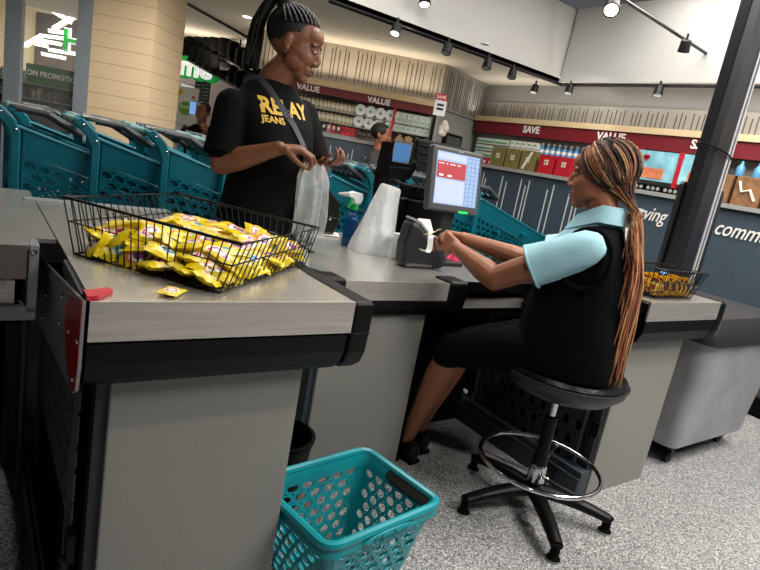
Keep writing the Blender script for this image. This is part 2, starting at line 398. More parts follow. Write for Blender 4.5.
# shop beyond the glass
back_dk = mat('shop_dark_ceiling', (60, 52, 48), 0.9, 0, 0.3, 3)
mb = MB(); mb.obox(wallp(-5.6, 1.4, 12), WT * 5.2, WN * 0.05, UZ * 1.9)
beige_w = mat('shop_beige_wall', (176, 162, 132), 0.9, 0, 0.05, 2)
struct(mb.build('wall_far', beige_w))
mb = MB(); mb.obox(wallp(-5.5, 3.6, 11), WT * 5.2, WN * 3.5, UZ * 0.05); struct(mb.build('ceiling', beige_w), 'beige ceiling of the shop beyond')
mb = MB(); mb.obox(wallp(-4.75, 2.2, 11.85), WT * 2.85, WN * 0.04, UZ * 0.62); struct(mb.build('trim_7', back_dk), 'dark ceiling zone deep in the far shop')
def strip_light(px0, py0, px1, py1, D, lab):
    a = onw(px0, py0, D); b = onw(px1, py1, D); t = thing('ceiling_light', lab, 'light', ((a + b) / 2)[:], 'strip lights in the far shop')
    d = (b - a); m_ = MB(); m_.obox((a + b) / 2, d / 2, WN * 0.05, UZ * 0.011); m_.build('diffuser', tube_m, t)
    m_ = MB(); m_.obox((a + b) / 2 + UZ * 0.03, d / 2 * 1.02, WN * 0.06, UZ * 0.012); m_.build('housing', white_m, t)
for k, (q, lab) in enumerate([((44, 37, 74, 41, 11.0), 'second highest strip light left of the green H'),
          ((37, 41, 60, 45, 10.6), 'strip light left of the H, above the shortest one'), ((36, 45, 46, 47, 10.3), 'shortest strip light at the far left of the dark zone'),
          ((50, 51, 76, 55, 10.6), 'long strip light just under the green H'), ((43, 55, 64, 59, 10.2), 'lowest strip light below the green H'),
          ((50, 32, 66, 34, 10.6), 'topmost horizontal strip light beside the green H'),
          ((35, 0, 70, 23, 9.6), 'long diagonal strip light across the shop ceiling'), ((25, 47, 42, 37, 9.6), 'short diagonal strip light left of the dark zone'),
          ((54, 30, 78, 16, 9.6), 'diagonal strip light rising right above the green H'),
          ((182, 55, 196, 59, 9.0), 'strip light just above the white me letters'), ((182, 85, 194, 88, 9.0), 'strip light under the me letters'),
          ((186, 20, 194, 24, 9), 'strip light high beside the column above the me letters')]): strip_light(*q, lab)
# Home sign: letters H .. me, white faces with green backing
def sign_letters(txt, px, py, D, size, name, lab):
    o = onw(px, py, D); t = thing(name, lab, 'sign', o[:])
    g = text_mb(txt, size, o, WT, UZ, 0.05, 0, size * 0.055); g.build('letter_outline', sign_w, t)
    g = text_mb(txt, size * 1.0, o + WT * 0.0 - WN * 0.04, WT, UZ, 0.03, 0, size * 0.012); g.build('letter_face', green_s, t)
sign_letters('H', 63, 50, 8.6, 0.42, 'shop_sign', 'green letter H with white edge seen through the window')
o = onw(184, 77, 8.2); t = thing('shop_sign', 'white letters me on a green rounded backing right of the column', 'sign', o[:])
a = MB()
for s0 in (-0.02, 0.17, 0.34): a.lathe([(0.001, -0.02), (0.15, -0.02), (0.15, 0.02), (0.001, 0.02)], o + WT * (s0 + 0.03) + UZ * 0.13, 24, -WN)
a.build('backing', green_s, t, smooth=True)
text_mb('me', 0.36, o - WN * 0.05 + WT * -0.06 + UZ * 0.03, WT, UZ, 0.03, 0, 0.012).build('letters', sign_w, t)
# ON PROMOTION banner
o = onw(28, 66, 8.2); e_ = onw(72, 74, 8.2); t = thing('promotion_banner', 'green banner reading ON PROMOTION behind the shop glass', 'banner', o[:])
a = MB(); L_ = (e_ - o).dot(WT); a.obox(o + WT * (L_ / 2 + .1) - UZ * 0.09, WT * (L_ / 2 + .12), WN * 0.01, UZ * 0.13); a.build('panel', green_b, t)
text_mb('ON PROMOTION', 0.098, o - WN * 0.02 - UZ * 0.11, WT, UZ, 0.004, 0, 0.003).build('lettering', letter_w, t)
# shelves of goods below the banner
goods = [mat('goods_%s' % n, c, 0.6, 0, 0.3, 30) for n, c in (('brown', (92, 60, 48)), ('cream', (170, 160, 140)), ('grey', (96, 98, 96)), ('dark', (40, 36, 36)), ('green', (60, 92, 60)))]
t = thing('display_shelf', 'dark shelf of mixed goods under the green banner', 'shelf', wallp(-5.27, 0, 8.3)[:])
a = MB(); wbox(a, -5.95, -4.6, 0, 1.55, -0.3, -0.1, 8.3); a.build('carcass', black_mt, t)
a = MB()
for z in (1.0, 1.2, 1.4): wbox(a, -5.95, -4.6, z, z + 0.01, -0.1, 0.12, 8.3)
a.build('shelf_board', shelf_m, t)
for r_, z in enumerate((1.01, 1.21, 1.41)):
    for k in range(17):
        s0 = -5.93 + k * 0.078; h = random.uniform(0.08, 0.15)
        a = MB(); wbox(a, s0, s0 + 0.05, z, z + h, 0.0, 0.08, 8.3); wbox(a, s0 + 0.013, s0 + 0.037, z + h, z + h + .02, 0.02, 0.06, 8.3)
        tag(a.build('bottle', random.choice(goods)), 'small bottle on the %s shelf under the green promotion banner' % ('lowest', 'middle', 'top')[r_], 'bottle', 'bottles on the %s shelf under the banner' % ('lowest', 'middle', 'top')[r_])
# fresh produce poster right of the column
o = onw(186, 106, 7.6); t = thing('poster', 'white upright poster with round green badge beside the column', 'poster', (o - UZ * 0.22)[:])
a = MB(); a.obox(o, WT * 0.145, WN * 0.012, UZ * 0.235); a.build('board', paper_m, t)
a = MB(); a.obox(V((o.x, o.y, (o.z - .2) / 2)) + WN * .02, WT * .02, WN * .008, UZ * ((o.z - .2) / 2)); a.build('stand', dark_metal, t)
a = MB(); a.lathe([(0.085, 0), (0.085, 0.006)], o - WN * 0.012 + WT * 0.0 - UZ * 0.03, 28, -WN); a.build('badge', mat('badge_green', (120, 176, 50), 0.6), t)
text_mb('fresh', 0.058, o - WN * 0.024 - WT * 0.068 - UZ * 0.03, WT, UZ, 0.002, 0.3, 0.002).build('lettering', letter_w, t)
a = MB(); a.lathe([(0.04, 0), (0.04, 0.006)], o - WN * 0.012 - WT * 0.09 + UZ * 0.16, 20, -WN); a.build('yellow_dot', mat('dot_yellow', (238, 190, 50), 0.6), t)
a = MB(); a.lathe([(0.02, 0), (0.02, 0.006)], o - WN * 0.012 + WT * 0.09 + UZ * 0.12, 20, -WN); a.build('red_dot', mat('dot_red', (206, 70, 60), 0.6), t)
# black shelving with tubs, left of the customer
t = thing('display_rack', 'black rack hung from the ceiling behind the customer, left of her head', 'rack', wallp(-2.3, 0, 8.0)[:])
a = MB()
p0, p1 = onw(176, 52, 8.4), onw(262, 101, 7.2); q0, q1 = onw(176, 33, 8.4), onw(262, 78, 7.2)
for m0, m1 in ((p0, p1), (q0, q1)): a.tube([m0, m1], 0.03, 6)
a.build('rail', black_pl, t)
a = MB()
for f in (0.12, 0.42, 0.72, 0.95):
    b_ = p0.lerp(p1, f); a.tube([b_, V((b_.x, b_.y, 2.385))], 0.012, 6)
a.build('post', black_pl, t)
for r_, (m0, m1, nn) in enumerate(((p0, p1, 11), (q0, q1, 11))):
    for k in range(nn):
        b_ = m0.lerp(m1, (k + 0.5) / nn); a = MB(); r0 = random.uniform(0.062, 0.098); hj = random.uniform(-.05, .03)
        a.lathe([(r0 * 0.8, 0.03), (r0, 0.06), (r0, 0.22 + hj), (r0 * 1.06, 0.23 + hj), (r0 * 0.7, 0.26 + hj), (0.01, 0.26 + hj)], b_, 12)
        tag(a.build('storage_tub', black_mt, smooth=True), 'black round tub on the %s rail of the rack beside the customer' % ('lower', 'upper')[r_], 'tub', 'tubs on the %s rail' % ('lower', 'upper')[r_])
# grey department wall behind that rack
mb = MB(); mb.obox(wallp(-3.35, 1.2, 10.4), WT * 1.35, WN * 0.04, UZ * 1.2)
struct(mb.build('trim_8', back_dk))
for k, (px, py) in enumerate(((198, 84), (206, 84))):
    o = onw(px, py + 10, 8.9); a = MB(); a.obox(o, WT * 0.055, WN * 0.01, UZ * 0.22)
    a.obox(V((o.x, o.y, o.z / 2)), WT * 0.01, WN * 0.01, UZ * (o.z / 2)); a.cur = 1
    for j in range(8): a.obox(o - WN * 0.012 + UZ * (0.18 - j * 0.05), WT * 0.038, WN * 0.002, UZ * 0.008)
    tag(a.build('menu_board', [dark_metal, shelf_m]), 'narrow dark board of pale text lines, %s of the pair by the poster' % ('left', 'right')[k], 'board')
# black line where the soffit ends
a_ = onz(176, -3, 2.38); b_ = onz(262, 45, 2.38); mb = MB(); mb.tube([a_, b_], 0.02, 6); struct(mb.build('trim_9', track_m))

# ------------------------------------------------------------------ back shelf (VALUE)
t = thing('shelf_unit', 'long shelf unit with maroon VALUE header and lit strip', 'shelf unit', wallp(-0.7, 0)[:])
sh_m = mat('shelf_back_white', (190, 184, 176), 0.7, 0, 0.03)
a = MB(); wbox(a, -1.7, 0.27, 1.40, 1.95, -0.32, -0.28); a.build('back_panel', sh_m, t)
a = MB(); wbox(a, -1.7, 0.27, 1.93, 1.99, -0.3, 0.04); a.build('wood_cornice', wood_st, t)
a = MB(); wbox(a, -1.7, 0.27, 1.845, 1.93, -0.02, 0.02); hd = a.build('header', maroon, t)
for w_, s0 in (('VALUE', -0.51), ('VALUE', -1.30)):
    text_mb(w_, 0.085, wallp(s0, 1.855, 6.575), WT, UZ, 0.004, 0, 0.003).build('lettering', letter_w, hd)
for z, s1 in ((1.70, 0.27), (1.575, -0.2), (1.455, 0.27)):
    a = MB(); wbox(a, -1.7, s1, z - 0.012, z, -0.28, 0.0); a.build('shelf_board', shelf_m, t)
a = MB(); wbox(a, -0.2, 0.27, 1.598, 1.61, -0.28, 0); a.build('shelf_board', shelf_m, t)
a = MB(); wbox(a, -0.205, -0.18, 1.45, 1.84, -0.02, 0.012); a.build('divider', red_pl, t)
a = MB(); wbox(a, 0.24, 0.27, 1.40, 1.85, -0.3, 0.02); a.build('end_panel', black_pl, t)
a = MB(); wbox(a, -1.75, 0.27, 1.40, 1.435, -0.32, 0.30); a.build('counter_top', shelf_m, t)
a = MB(); wbox(a, -1.75, 0.27, 0.0, 1.40, -0.32, 0.28); a.cur = 1
s0 = -1.68; i = 0
while s0 < 0.25:
    wbox(a, s0, s0 + 0.008, 0.35 + (i % 3) * 0.1, 1.32 - (i % 2) * 0.05, 0.28, 0.283); s0 += (0.15, 0.05, 0.12, 0.2, 0.04)[i % 5]; i += 1
a.build('base_front', [wall_blue, line_m], t)
jar_m = mat('jar_cream', (196, 184, 150), 0.4, 0, 0.3, 40); lid_m = mat('jar_lid', (90, 80, 66), 0.4, 0.3); lab_m = mat('jar_label', (226, 222, 200), 0.6)
def protojar():
    a = MB(); a.lathe([(0.018, 0), (0.020, 0.01), (0.020, 0.05), (0.016, 0.058)], (0, 0, 0), 14); a.cur = 1
    a.lathe([(0.0205, 0.018), (0.0205, 0.042)], (0, 0, 0), 14, cap=False); a.cur = 2; a.lathe([(0.018, 0.058), (0.018, 0.072)], (0, 0, 0), 14)
    return a.build('glass_jar', [jar_m, lab_m, lid_m], smooth=True, base=(0, 0, 0))
pj = protojar(); first = True
for r_, (z, nm) in enumerate(((1.70, 'top'), (1.575, 'middle'), (1.455, 'lowest'))):
    for k in range(16):
        s0 = -1.30 + k * 0.046
        if r_ == 2 and s0 > -0.62: continue
        zz = z
        if r_ == 2: zz = 1.455
        o_ = pj if first else pj.copy()
        if not first: C.objects.link(o_)
        first = False
        o_.location = wallp(s0, zz, 6.66); sc_ = 1.5; o_.scale = (sc_ * .85, sc_ * .85, sc_)
        tag(o_, 'small cream jar with dark lid in the %s row left of the VALUE dishes' % nm, 'jar', 'jars in the %s row' % nm)
dish_g = mat('dish_green', (110, 160, 110), 0.5)
for r_, (z, nm) in enumerate(((1.70, 'upper'), (1.575, 'lower'))):
    for k in range(4):
        o_ = wallp(-0.57 + k * 0.113, z + 0.058, 6.62)
        a = MB(); a.lathe([(0.034, -0.01), (0.060, 0.0), (0.061, 0.008), (0.055, 0.010), (0.038, 0.004), (0.0, 0.004)], o_, 24, -WN)
        a.cur = 1; a.lathe([(0.018, 0.005), (0.018, 0.007)], o_, 12, -WN)
        tag(a.build('dish', [white_m, dish_g], smooth=True), '%s round white dish with green centre in the %s row' % (('leftmost', 'second', 'third', 'rightmost')[k], nm), 'dish', None)
box_g = mat('carton_pale_green', (206, 218, 206), 0.6, 0, 0.25, 40); box_b = mat('carton_blue_patch', (150, 178, 160), 0.6, 0, 0.3, 50)
for r_, (z, nm) in enumerate(((1.70, 'upper'), (1.61, 'lower'))):
    for k in range(6):
        a = MB(); s0 = -0.17 + k * 0.067; wbox(a, s0, s0 + 0.062, z, z + (0.115 if r_ == 0 else 0.075), -0.1, -0.02); a.cur = 1; wbox(a, s0 + 0.01, s0 + 0.05, z + 0.02, z + 0.05, -0.02, -0.018)
        tag(a.build('carton', [box_g, box_b]), 'pale green and white carton in the %s row under the VALUE header end' % nm, 'carton', 'cartons in the %s row' % nm)
for k in range(9):
    cc = [(40, 30, 30), (36, 28, 30), (186, 100, 120), (150, 40, 60), (120, 40, 40), (190, 20, 30), (200, 24, 36), (196, 20, 32), (60, 34, 30)][k]
    a = MB(); s0 = -1.02 + k * 0.055; wbox(a, s0, s0 + 0.048, 1.455, 1.545, -0.04, 0.0); a.cur = 1; wbox(a, s0 + .01, s0 + .038, 1.50, 1.53, 0.0, 0.002)
    tag(a.build('gift_box', [mat('giftbox_%d' % k, cc, 0.5, 0, 0.2, 50), MATS['jar_label'] if k < 5 else MATS['maroon_header']]), ['leftmost black gift box on the counter shelf', 'second black gift box on the counter shelf', 'pink gift box between black and plum boxes', 'plum gift box right of the pink one', 'dark red gift box left of bright red ones', 'first of three bright red gift boxes', 'middle of three bright red gift boxes', 'last of three bright red gift boxes', 'brown gift box beside the drinking glasses'][k], 'gift box')
gl_m = mat('smoky_glassware', (108, 96, 92), 0.15, 0, 0.2, 30, alpha=0.8)
for k in range(8):
    a = MB(); a.lathe([(0.022, 0), (0.024, 0.004), (0.005, 0.008), (0.005, 0.035), (0.022, 0.05), (0.024, 0.085), (0.022, 0.085), (0.018, 0.05), (0.0, 0.04)], wallp(-0.52 + k * 0.046, 1.435, 6.5), 12)
    tag(a.build('wine_glass', gl_m, smooth=True), 'smoky stemmed glass on the counter below the round dishes', 'glass', 'stemmed glasses')
tan_m = mat('tan_parcel', (150, 122, 84), 0.6, 0, 0.25, 20)
for k in range(4):
    a = MB(); s0 = -0.13 + k * 0.1; wbox(a, s0, s0 + 0.085, 1.435, 1.435 + (0.11, 0.13, 0.12, 0.1)[k], -0.02, 0.06); wbox(a, s0 + .02, s0 + .06, 1.53, 1.575, 0.0, 0.04)
    tag(a.build('gift_parcel', tan_m, bevel=0.01), '%s tan gift parcel on the counter behind the card terminal' % ('leftmost', 'second', 'third', 'rightmost')[k], 'parcel')
# price sign on a stem
o_ = wallp(0.265, 2.045, 6.2); t = thing('price_sign', 'red and white SAVE card on a tall thin stem', 'sign', V((o_.x, o_.y, 1.435))[:])
o_ = onw(440.5, 105, 6.1)
a = MB(); a.obox(o_ , WT * 0.06, WN * 0.006, UZ * 0.105); cd = a.build('card', paper_m, t)
a = MB(); a.obox(o_ + UZ * 0.075 - WN * 0.007, WT * 0.06, WN * 0.002, UZ * 0.03); a.build('red_top', red_pl, cd)
text_mb('SAVE', 0.042, o_ - WT * 0.052 + UZ * 0.062 - WN * 0.011, WT, UZ, 0.002, 0, 0.001).build('lettering', letter_w, cd)
a = MB()
for r_ in range(2): a.obox(o_ - WN * 0.008 - UZ * (0.0 + r_ * 0.04), WT * 0.035, WN * 0.001, UZ * 0.011)
a.build('price_print', dark_grey, cd)
a = MB(); a.tube([o_ - UZ * 0.1, V((o_.x, o_.y, 1.42))], 0.006, 6); a.build('stem', shelf_m, t)
o_ = onw(444, 128, 6.35); a = MB()
for k in range(5): a.ell(o_ + WT * (0.02 * (k % 3) - 0.02) + UZ * (0.045 * (k // 2) - 0.05), (0.045, 0.03, 0.045), None, 10, 7)
tag(a.build('bag_bundle', mat('white_bundle', (214, 204, 190), 0.6, 0, 0.3, 50), remesh=0.008, sm=2), 'bunch of small white bags hanging right of the SAVE card', 'bags')
# dark wall screen right of it
o_ = A.lerp(B, 0.38) + UZ * 1.55 - nA * 0.03; t = thing('wall_screen', 'black framed dark screen on the grey corner wall', 'screen', o_[:])
a = MB(); a.obox(o_, dA * 0.2, nA * 0.02, UZ * 0.15); a.build('frame', black_pl, t)
a = MB(); a.obox(o_ - nA * 0.022, dA * 0.165, nA * 0.002, UZ * 0.12); a.build('glass', mat('dark_screen', (74, 76, 80), 0.2), t)

# ------------------------------------------------------------------ side shelf (SAVE), x = 5.2, runs along y
t = thing('shelf_unit', 'long shelf unit with maroon SAVE header on the right wall', 'shelf unit', (5.0, 3, 0))
a = MB(); a.box((5.0, -2, 1.935), (5.2, 5.35, 1.99)); a.build('wood_cornice', wood_st, t)
a = MB(); a.box((5.02, -2, 1.80), (5.06, 5.33, 1.935)); hd = a.build('header', maroon, t)
for w_, y0 in (('SAVE', 4.56), ('VALUE', 3.60), ('SAVE', 2.66)):
    text_mb(w_, 0.105, V((5.015, y0, 1.845)), V((0, -1, 0)), UZ, 0.004, 0, 0.003).build('lettering', letter_w, hd)
a = MB(); a.box((5.17, -2, 1.42), (5.2, 5.33, 1.80)); a.build('back_panel', sh_m, t)
a = MB(); a.box((4.88, -2, 1.40), (5.2, 5.4, 1.435)); a.build('counter_top', shelf_m, t)
for z in (1.52, 1.60, 1.68):
    a = MB(); a.box((5.05, 4.35, z - 0.008), (5.17, 5.3, z)); a.build('shelf_board', shelf_m, t)
a = MB(); a.box((4.92, -2, 0.0), (5.2, 5.35, 1.40)); a.cur = 1
y0 = 5.2; i = 0
while y0 > 3.35:
    a.box((4.916, y0 - 0.012, 0.25 + (i % 3) * 0.1), (4.92, y0, 1.34 - (i % 2) * 0.06)); y0 -= (0.21, 0.07, 0.045, 0.26, 0.07)[i % 5]; i += 1
bf = a.build('base_front', [wall_blue, line_m], t)
for wd_, ya in (('Serving', 2.64), ('our', 2.54), ('community', 2.22)):
    text_mb(wd_, 0.17, V((4.91, ya, 1.185)), V((0, -1, 0)), UZ, 0.004, 0.32, 0.001, 'RIGHT' if ya == 2.64 else 'LEFT', sx=0.78).build('wall_lettering', letter_w, bf)
a = MB(); a.box((4.90, 2.86, 0.95), (4.918, 2.98, 1.27)); nt_ = a.build('white_notice', paper_m, bf)
a = MB(); a.box((4.896, 2.895, 1.15), (4.9, 2.945, 1.21)); a.build('notice_print', dark_grey, nt_)
a = MB(); a.box((4.86, -2, 0.0), (4.92, 5.35, 0.12)); a.build('kick_board', black_mt, t)
cgreen = mat('carton_white_green', (212, 226, 214), 0.6, 0, 0.15, 40); cgr2 = mat('carton_green_band', (92, 160, 110), 0.6)
for r_, z in enumerate((1.435, 1.52, 1.60, 1.68)):
    for k in range(6):
        y0 = 5.28 - k * 0.085; a = MB(); a.box((5.05, y0 - 0.078, z), (5.15, y0, z + 0.062)); a.cur = 1; a.box((5.046, y0 - 0.078, z + 0.016), (5.05, y0, z + 0.034))
        nm = ('lowest', 'second', 'third', 'top')[r_]
        tag(a.build('carton', [cgreen, cgr2]), 'white and green striped carton in the %s row at the SAVE shelf end' % nm, 'carton', 'striped cartons in the %s row' % nm)
cwh = mat('carton_white', (226, 226, 220), 0.6, 0, 0.12, 60)
for r_, z in enumerate((1.52, 1.60, 1.68)):
    for k in range(5):
        y0 = 4.74 - k * 0.085; a = MB(); a.box((5.05, y0 - 0.07, z), (5.15, y0, z + 0.07)); a.cur = 1; a.box((5.047, y0 - 0.05, z + 0.03), (5.05, y0 - 0.02, z + 0.05))
        tag(a.build('carton', [cwh, cgr2]), 'plain white carton in the %s row under the word SAVE' % ('lower', 'middle', 'upper')[r_], 'carton', 'white cartons in the %s row' % ('lower', 'middle', 'upper')[r_])
bb = mat('blue_bottle_label', (84, 150, 196), 0.35, 0, 0.35, 50)
for r_, z in enumerate((1.435, 1.60)):
    for k in range(10):
        y0 = 4.30 - k * 0.075; a = MB(); a.lathe([(0.028, 0), (0.03, 0.01), (0.03, 0.1), (0.012, 0.125), (0.012, 0.14)], (5.1, y0, z), 12); a.cur = 1; a.lathe([(0.014, 0.14), (0.014, 0.16)], (5.1, y0, z), 10); a.lathe([(0.0305, 0.06), (0.0305, 0.09)], (5.1, y0, z), 12, cap=False)
        tag(a.build('bottle', [bb, white_m], smooth=True), 'blue and white bottle in the %s row left of the cashier\'s face' % ('lower', 'upper')[r_], 'bottle', 'blue bottles in the %s row' % ('lower', 'upper')[r_])
a = MB(); a.box((5.0, 3.5, 1.588), (5.17, 4.36, 1.60)); a.build('shelf_board', shelf_m, t)
olive = mat('olive_gift_box', (120, 108, 62), 0.5, 0, 0.2, 20); redb = mat('red_gift_box', (178, 22, 36), 0.5, 0, 0.1, 20); bow = mat('white_print', (224, 216, 200), 0.5); brn = mat('brown_gift_box', (134, 96, 62), 0.5, 0, 0.3, 25)
labs = ['leftmost olive green gift box on the side counter', 'middle olive green gift box on the side counter', 'rightmost olive green gift box with pale ribbon', 'left red gift box with white motif by the cashier\'s face', 'right red gift box with white motif by the cashier\'s face']
for k in range(5):
    y0 = 4.86 - k * 0.225 - (0.03 if k > 2 else 0); m_ = olive if k < 3 else redb; a = MB(); a.box((4.92, y0 - 0.195, 1.436), (5.0, y0, 1.65 - (0.02 if k > 2 else 0))); a.cur = 1
    cy = y0 - 0.098
    a.box((4.917, cy - 0.012, 1.52), (4.92, cy + 0.012, 1.585), rot=(0.8, 0, 0)); a.box((4.917, cy - 0.012, 1.52), (4.92, cy + 0.012, 1.585), rot=(-0.8, 0, 0))
    if k == 2: a.box((4.916, cy - 0.012, 1.44), (4.919, cy + 0.02, 1.65), rot=(0.5, 0, 0))
    tag(a.build('gift_box', [m_, bow], bevel=0.004), labs[k], 'gift box')
for k in range(5):
    a = MB(); s_ = 5.28 - k * 0.09; a.box((4.93, s_ - 0.075, 1.436), (4.99, s_, 1.50)); a.cur = 1; a.box((4.927, s_ - 0.06, 1.45), (4.93, s_ - 0.03, 1.48))
    tag(a.build('small_box', [mat('pinkred_small', (196, 40, 66), 0.5, 0, 0.3, 30), bow]), 'small pink-red box on the side counter left of the olive boxes', 'box', 'small pink-red boxes')
# posters in red frames, right of the cashier's head
sky_p = mat('poster_blue', (140, 200, 216), 0.6, 0, 0.35, 9)
for k, (y0, y1) in enumerate(((3.52, 3.14), (3.10, 2.72), (2.68, 2.3))):
    t2 = thing('poster', ['pale blue poster just behind the cashier\'s head', 'pale blue poster with red heart between red bars', 'pale blue poster half hidden by the black post'][k], 'poster', (5.0, (y0 + y1) / 2, 1.5))
    a = MB(); a.box((5.0, y1, 1.53), (5.015, y0, 1.79)); a.build('sheet', sky_p, t2)
    a = MB(); a.box((4.985, y0 - 0.005, 1.44), (5.02, y0 + 0.03, 1.80)); a.build('red_bar', red_pl, t2)
    a = MB(); a.box((4.995, y1 + 0.1, 1.55), (4.999, y0 - 0.08, 1.64)); a.build('print_block', mat('poster_orange', (226, 130, 90), 0.6, 0, 0.3, 12), t2)
    if k == 1:
        hc = V((4.993, y0 - 0.09, 1.735)); a = MB()
        a.lathe([(0.018, 0), (0.018, 0.003)], hc + V((0, 0.013, 0)), 14, V((-1, 0, 0))); a.lathe([(0.018, 0), (0.018, 0.003)], hc - V((0, 0.013, 0)), 14, V((-1, 0, 0)))
        a.prism([(-0.03, -0.006), (0, -0.042), (0.03, -0.006)], hc, V((0, 1, 0)), UZ, V((-0.003, 0, 0))); a.build('heart', red_pl, t2)
    else: pass
    a = text_mb('OE' if k == 1 else 'SO', 0.085, V((4.992, y0 - 0.14, 1.70)), V((0, -1, 0)), UZ, 0.003, 0, 0.004) if k == 1 else None
for k in range(8):
    a = MB(); y0 = 3.55 - k * 0.16; a.box((4.93, y0 - 0.15, 1.436), (5.0, y0, 1.49)); a.cur = 1
    for j in range(3): a.lathe([(0.016, 0), (0.016, 0.004)], (4.93, y0 - 0.03 - j * 0.045, 1.463), 10, V((-1, 0, 0)))
    tag(a.build('small_tray', [black_mt, shelf_m]), 'flat black tray with round tops under the blue posters', 'tray', 'black trays under the posters')
for k in range(5):
    a = MB(); y0 = 2.40 - k * 0.23; a.box((4.92, y0 - 0.2, 1.436), (5.05, y0, 1.66)); a.cur = 1
    cy = y0 - .1
    a.tube([(4.915, cy - .07, 1.48), (4.915, cy - .02, 1.56), (4.915, cy + .04, 1.54), (4.915, cy + .07, 1.62)], 0.012, 6)
    tag(a.build('gift_box', [brn, bow], bevel=0.004), 'tall brown patterned box on the side counter right of the black post', 'gift box', 'brown boxes right of the post')
for k in range(6):
    a = MB(); y0 = 2.45 - k * 0.13; a.lathe([(0.03, 0), (0.032, 0.01), (0.03, 0.07), (0.01, 0.1), (0.01, 0.12)], (4.98, y0, 1.66), 10)
    tag(a.build('small_bottle', bb, smooth=True), 'small blue bottle on top of the brown boxes', 'bottle', 'small blue bottles on the brown boxes')

# ------------------------------------------------------------------ track lighting
def spot(c, d, s, lab, grp=None, glow=True):
    c = V(c); d = V(d).normalized(); t = thing('track_spotlight', lab, 'spotlight', c[:], grp)
    a = MB(); a.lathe([(s * 0.34, -s * 0.5), (s * 0.42, -s * 0.45), (s * 0.5, s * 0.5), (s * 0.46, s * 0.5), (s * 0.42, s * 0.40)], c, 16, d, cap=True); a.build('lamp_head', track_m, t, smooth=True)
    a = MB(); a.lathe([(s * 0.40, s * 0.505), (0.001, s * 0.505)], c, 16, d); a.build('lens', lampm if glow else white_m, t)
    a = MB(); a.tube([c - d * s * 0.3, c - d * s * 0.2 + UZ * s * 0.8], s * 0.12, 6); a.build('bracket', track_m, t)
tr0, tr1 = ony(330, -5, 4.05), ony(532, 74, 4.05); tr2 = onx(723, 76, 4.86); tr1b = onx(532, 74, 4.86)
zt = tr1.z
tk = thing('lighting_track', 'black lighting track running along the bulkhead with a bend', 'track', ((tr0 + tr1) / 2)[:])
a = MB(); a.tube([V((tr0.x, 4.05, zt)), V((tr1.x, 4.05, zt))], 0.016, 4); a.tube([V((tr1.x, 4.05, zt)), V((tr1.x + .02, 4.0, zt)), V((4.88, 3.0, zt)), V((4.88, 0.3, zt))][0:1] + [V((4.86, 4.05 - (0), zt)), V((4.86, 0.8, zt))], 0.016, 4); a.build('rail', track_m, tk)
a = MB()
for x in (2.0, 3.2, 4.4): a.tube([(x, 4.05, zt), (x, 4.215, zt + 0.06)], 0.006, 4)
a.build('hanger', track_m, tk)
for k, px in enumerate((394, 445, 485, 510)):
    y = 8 + (px - 360) * 0.384; p = ony(px, y + 8, 4.05)
    spot((p.x, 4.02, p.z), V((-0.25, -0.2, -0.9)), 0.085, ['leftmost of the four black spotlights on the sloping track', 'second black spotlight on the sloping track', 'third black spotlight on the sloping track', 'fourth black spotlight, just before the track bend'][k], None, k == 0)
for k, px in enumerate((538, 573, 663)):
    p = onx(px, 80, 4.86); spot((4.84, p.y, zt - 0.05), V((-0.2, -0.1, -0.8)), 0.085, ['black spotlight right after the track bend', 'black spotlight above the olive boxes on the level track', 'black spotlight on the level track nearest the post'][k], None, False)
q0, q1 = onz(612, -8, 2.62), onz(730, 69, 2.62)
tk = thing('lighting_track', 'nearer grey lighting track slanting down to the post', 'track', ((q0 + q1) / 2)[:])
a = MB(); a.tube([q0 + (q0 - q1) * 0.5, q1], 0.014, 4); a.build('rail', dark_grey, tk)
a = MB(); a.tube([q0 + (q0 - q1) * 0.3, q0 + (q0 - q1) * 0.3 + UZ * 0.72], 0.003, 4); a.build('hanger', track_m, tk)
p = onz(685, 46, 2.55); spot(p, V((0.3, 0.2, -0.9)), 0.09, 'black spotlight on the slanting track beside the post', None, False)
p = onz(612, 6, 2.55); spot(p, V((-0.5, -0.4, -0.6)), 0.11, 'bright spotlight at the top edge on the slanting track')
a_ = onz(345, 2, 2.65); b_ = onz(392, -6, 2.65); mb = MB(); mb.tube([a_, b_], 0.02, 4); mb.tube([a_, a_ + (onz(388, 20, 2.65) - a_)], 0.016, 4)
tag(mb.build('lighting_track', track_m), 'short black track end at the top edge above the customer', 'track')
for k, (px, py) in enumerate(((380, 3), (425, -1))):
    spot(onz(px, py, 2.6), V((-0.1, -0.3, -0.9)), 0.10, ['black spotlight on the short track end at the top edge', 'lit spotlight at the top edge right of the short track'][k], None, k == 1)
for k, (px, py) in enumerate(((247, 17), (378, 40), (485, 44))):
    a = MB(); p = onz(px, py, 2.383); a.lathe([(0.04, 0), (0.04, 0.004)], p - UZ * 0.004, 14)
    tag(a.build('downlight', lampm if k == 0 else white_m), ['small round downlight in the plaster ceiling left of the customer', 'small round ceiling fitting above the VALUE header', 'small round ceiling fitting near the track bend'][k], 'downlight')
mb = MB(); wpts = [V((4.98, 4.18, z)) + V((math.sin(z * 7) * 0.01, 0, 0)) for z in [3.1 - 0.06 * k for k in range(12)]]
mb.tube(wpts, 0.004, 5); struct(mb.build('trim_10', track_m))

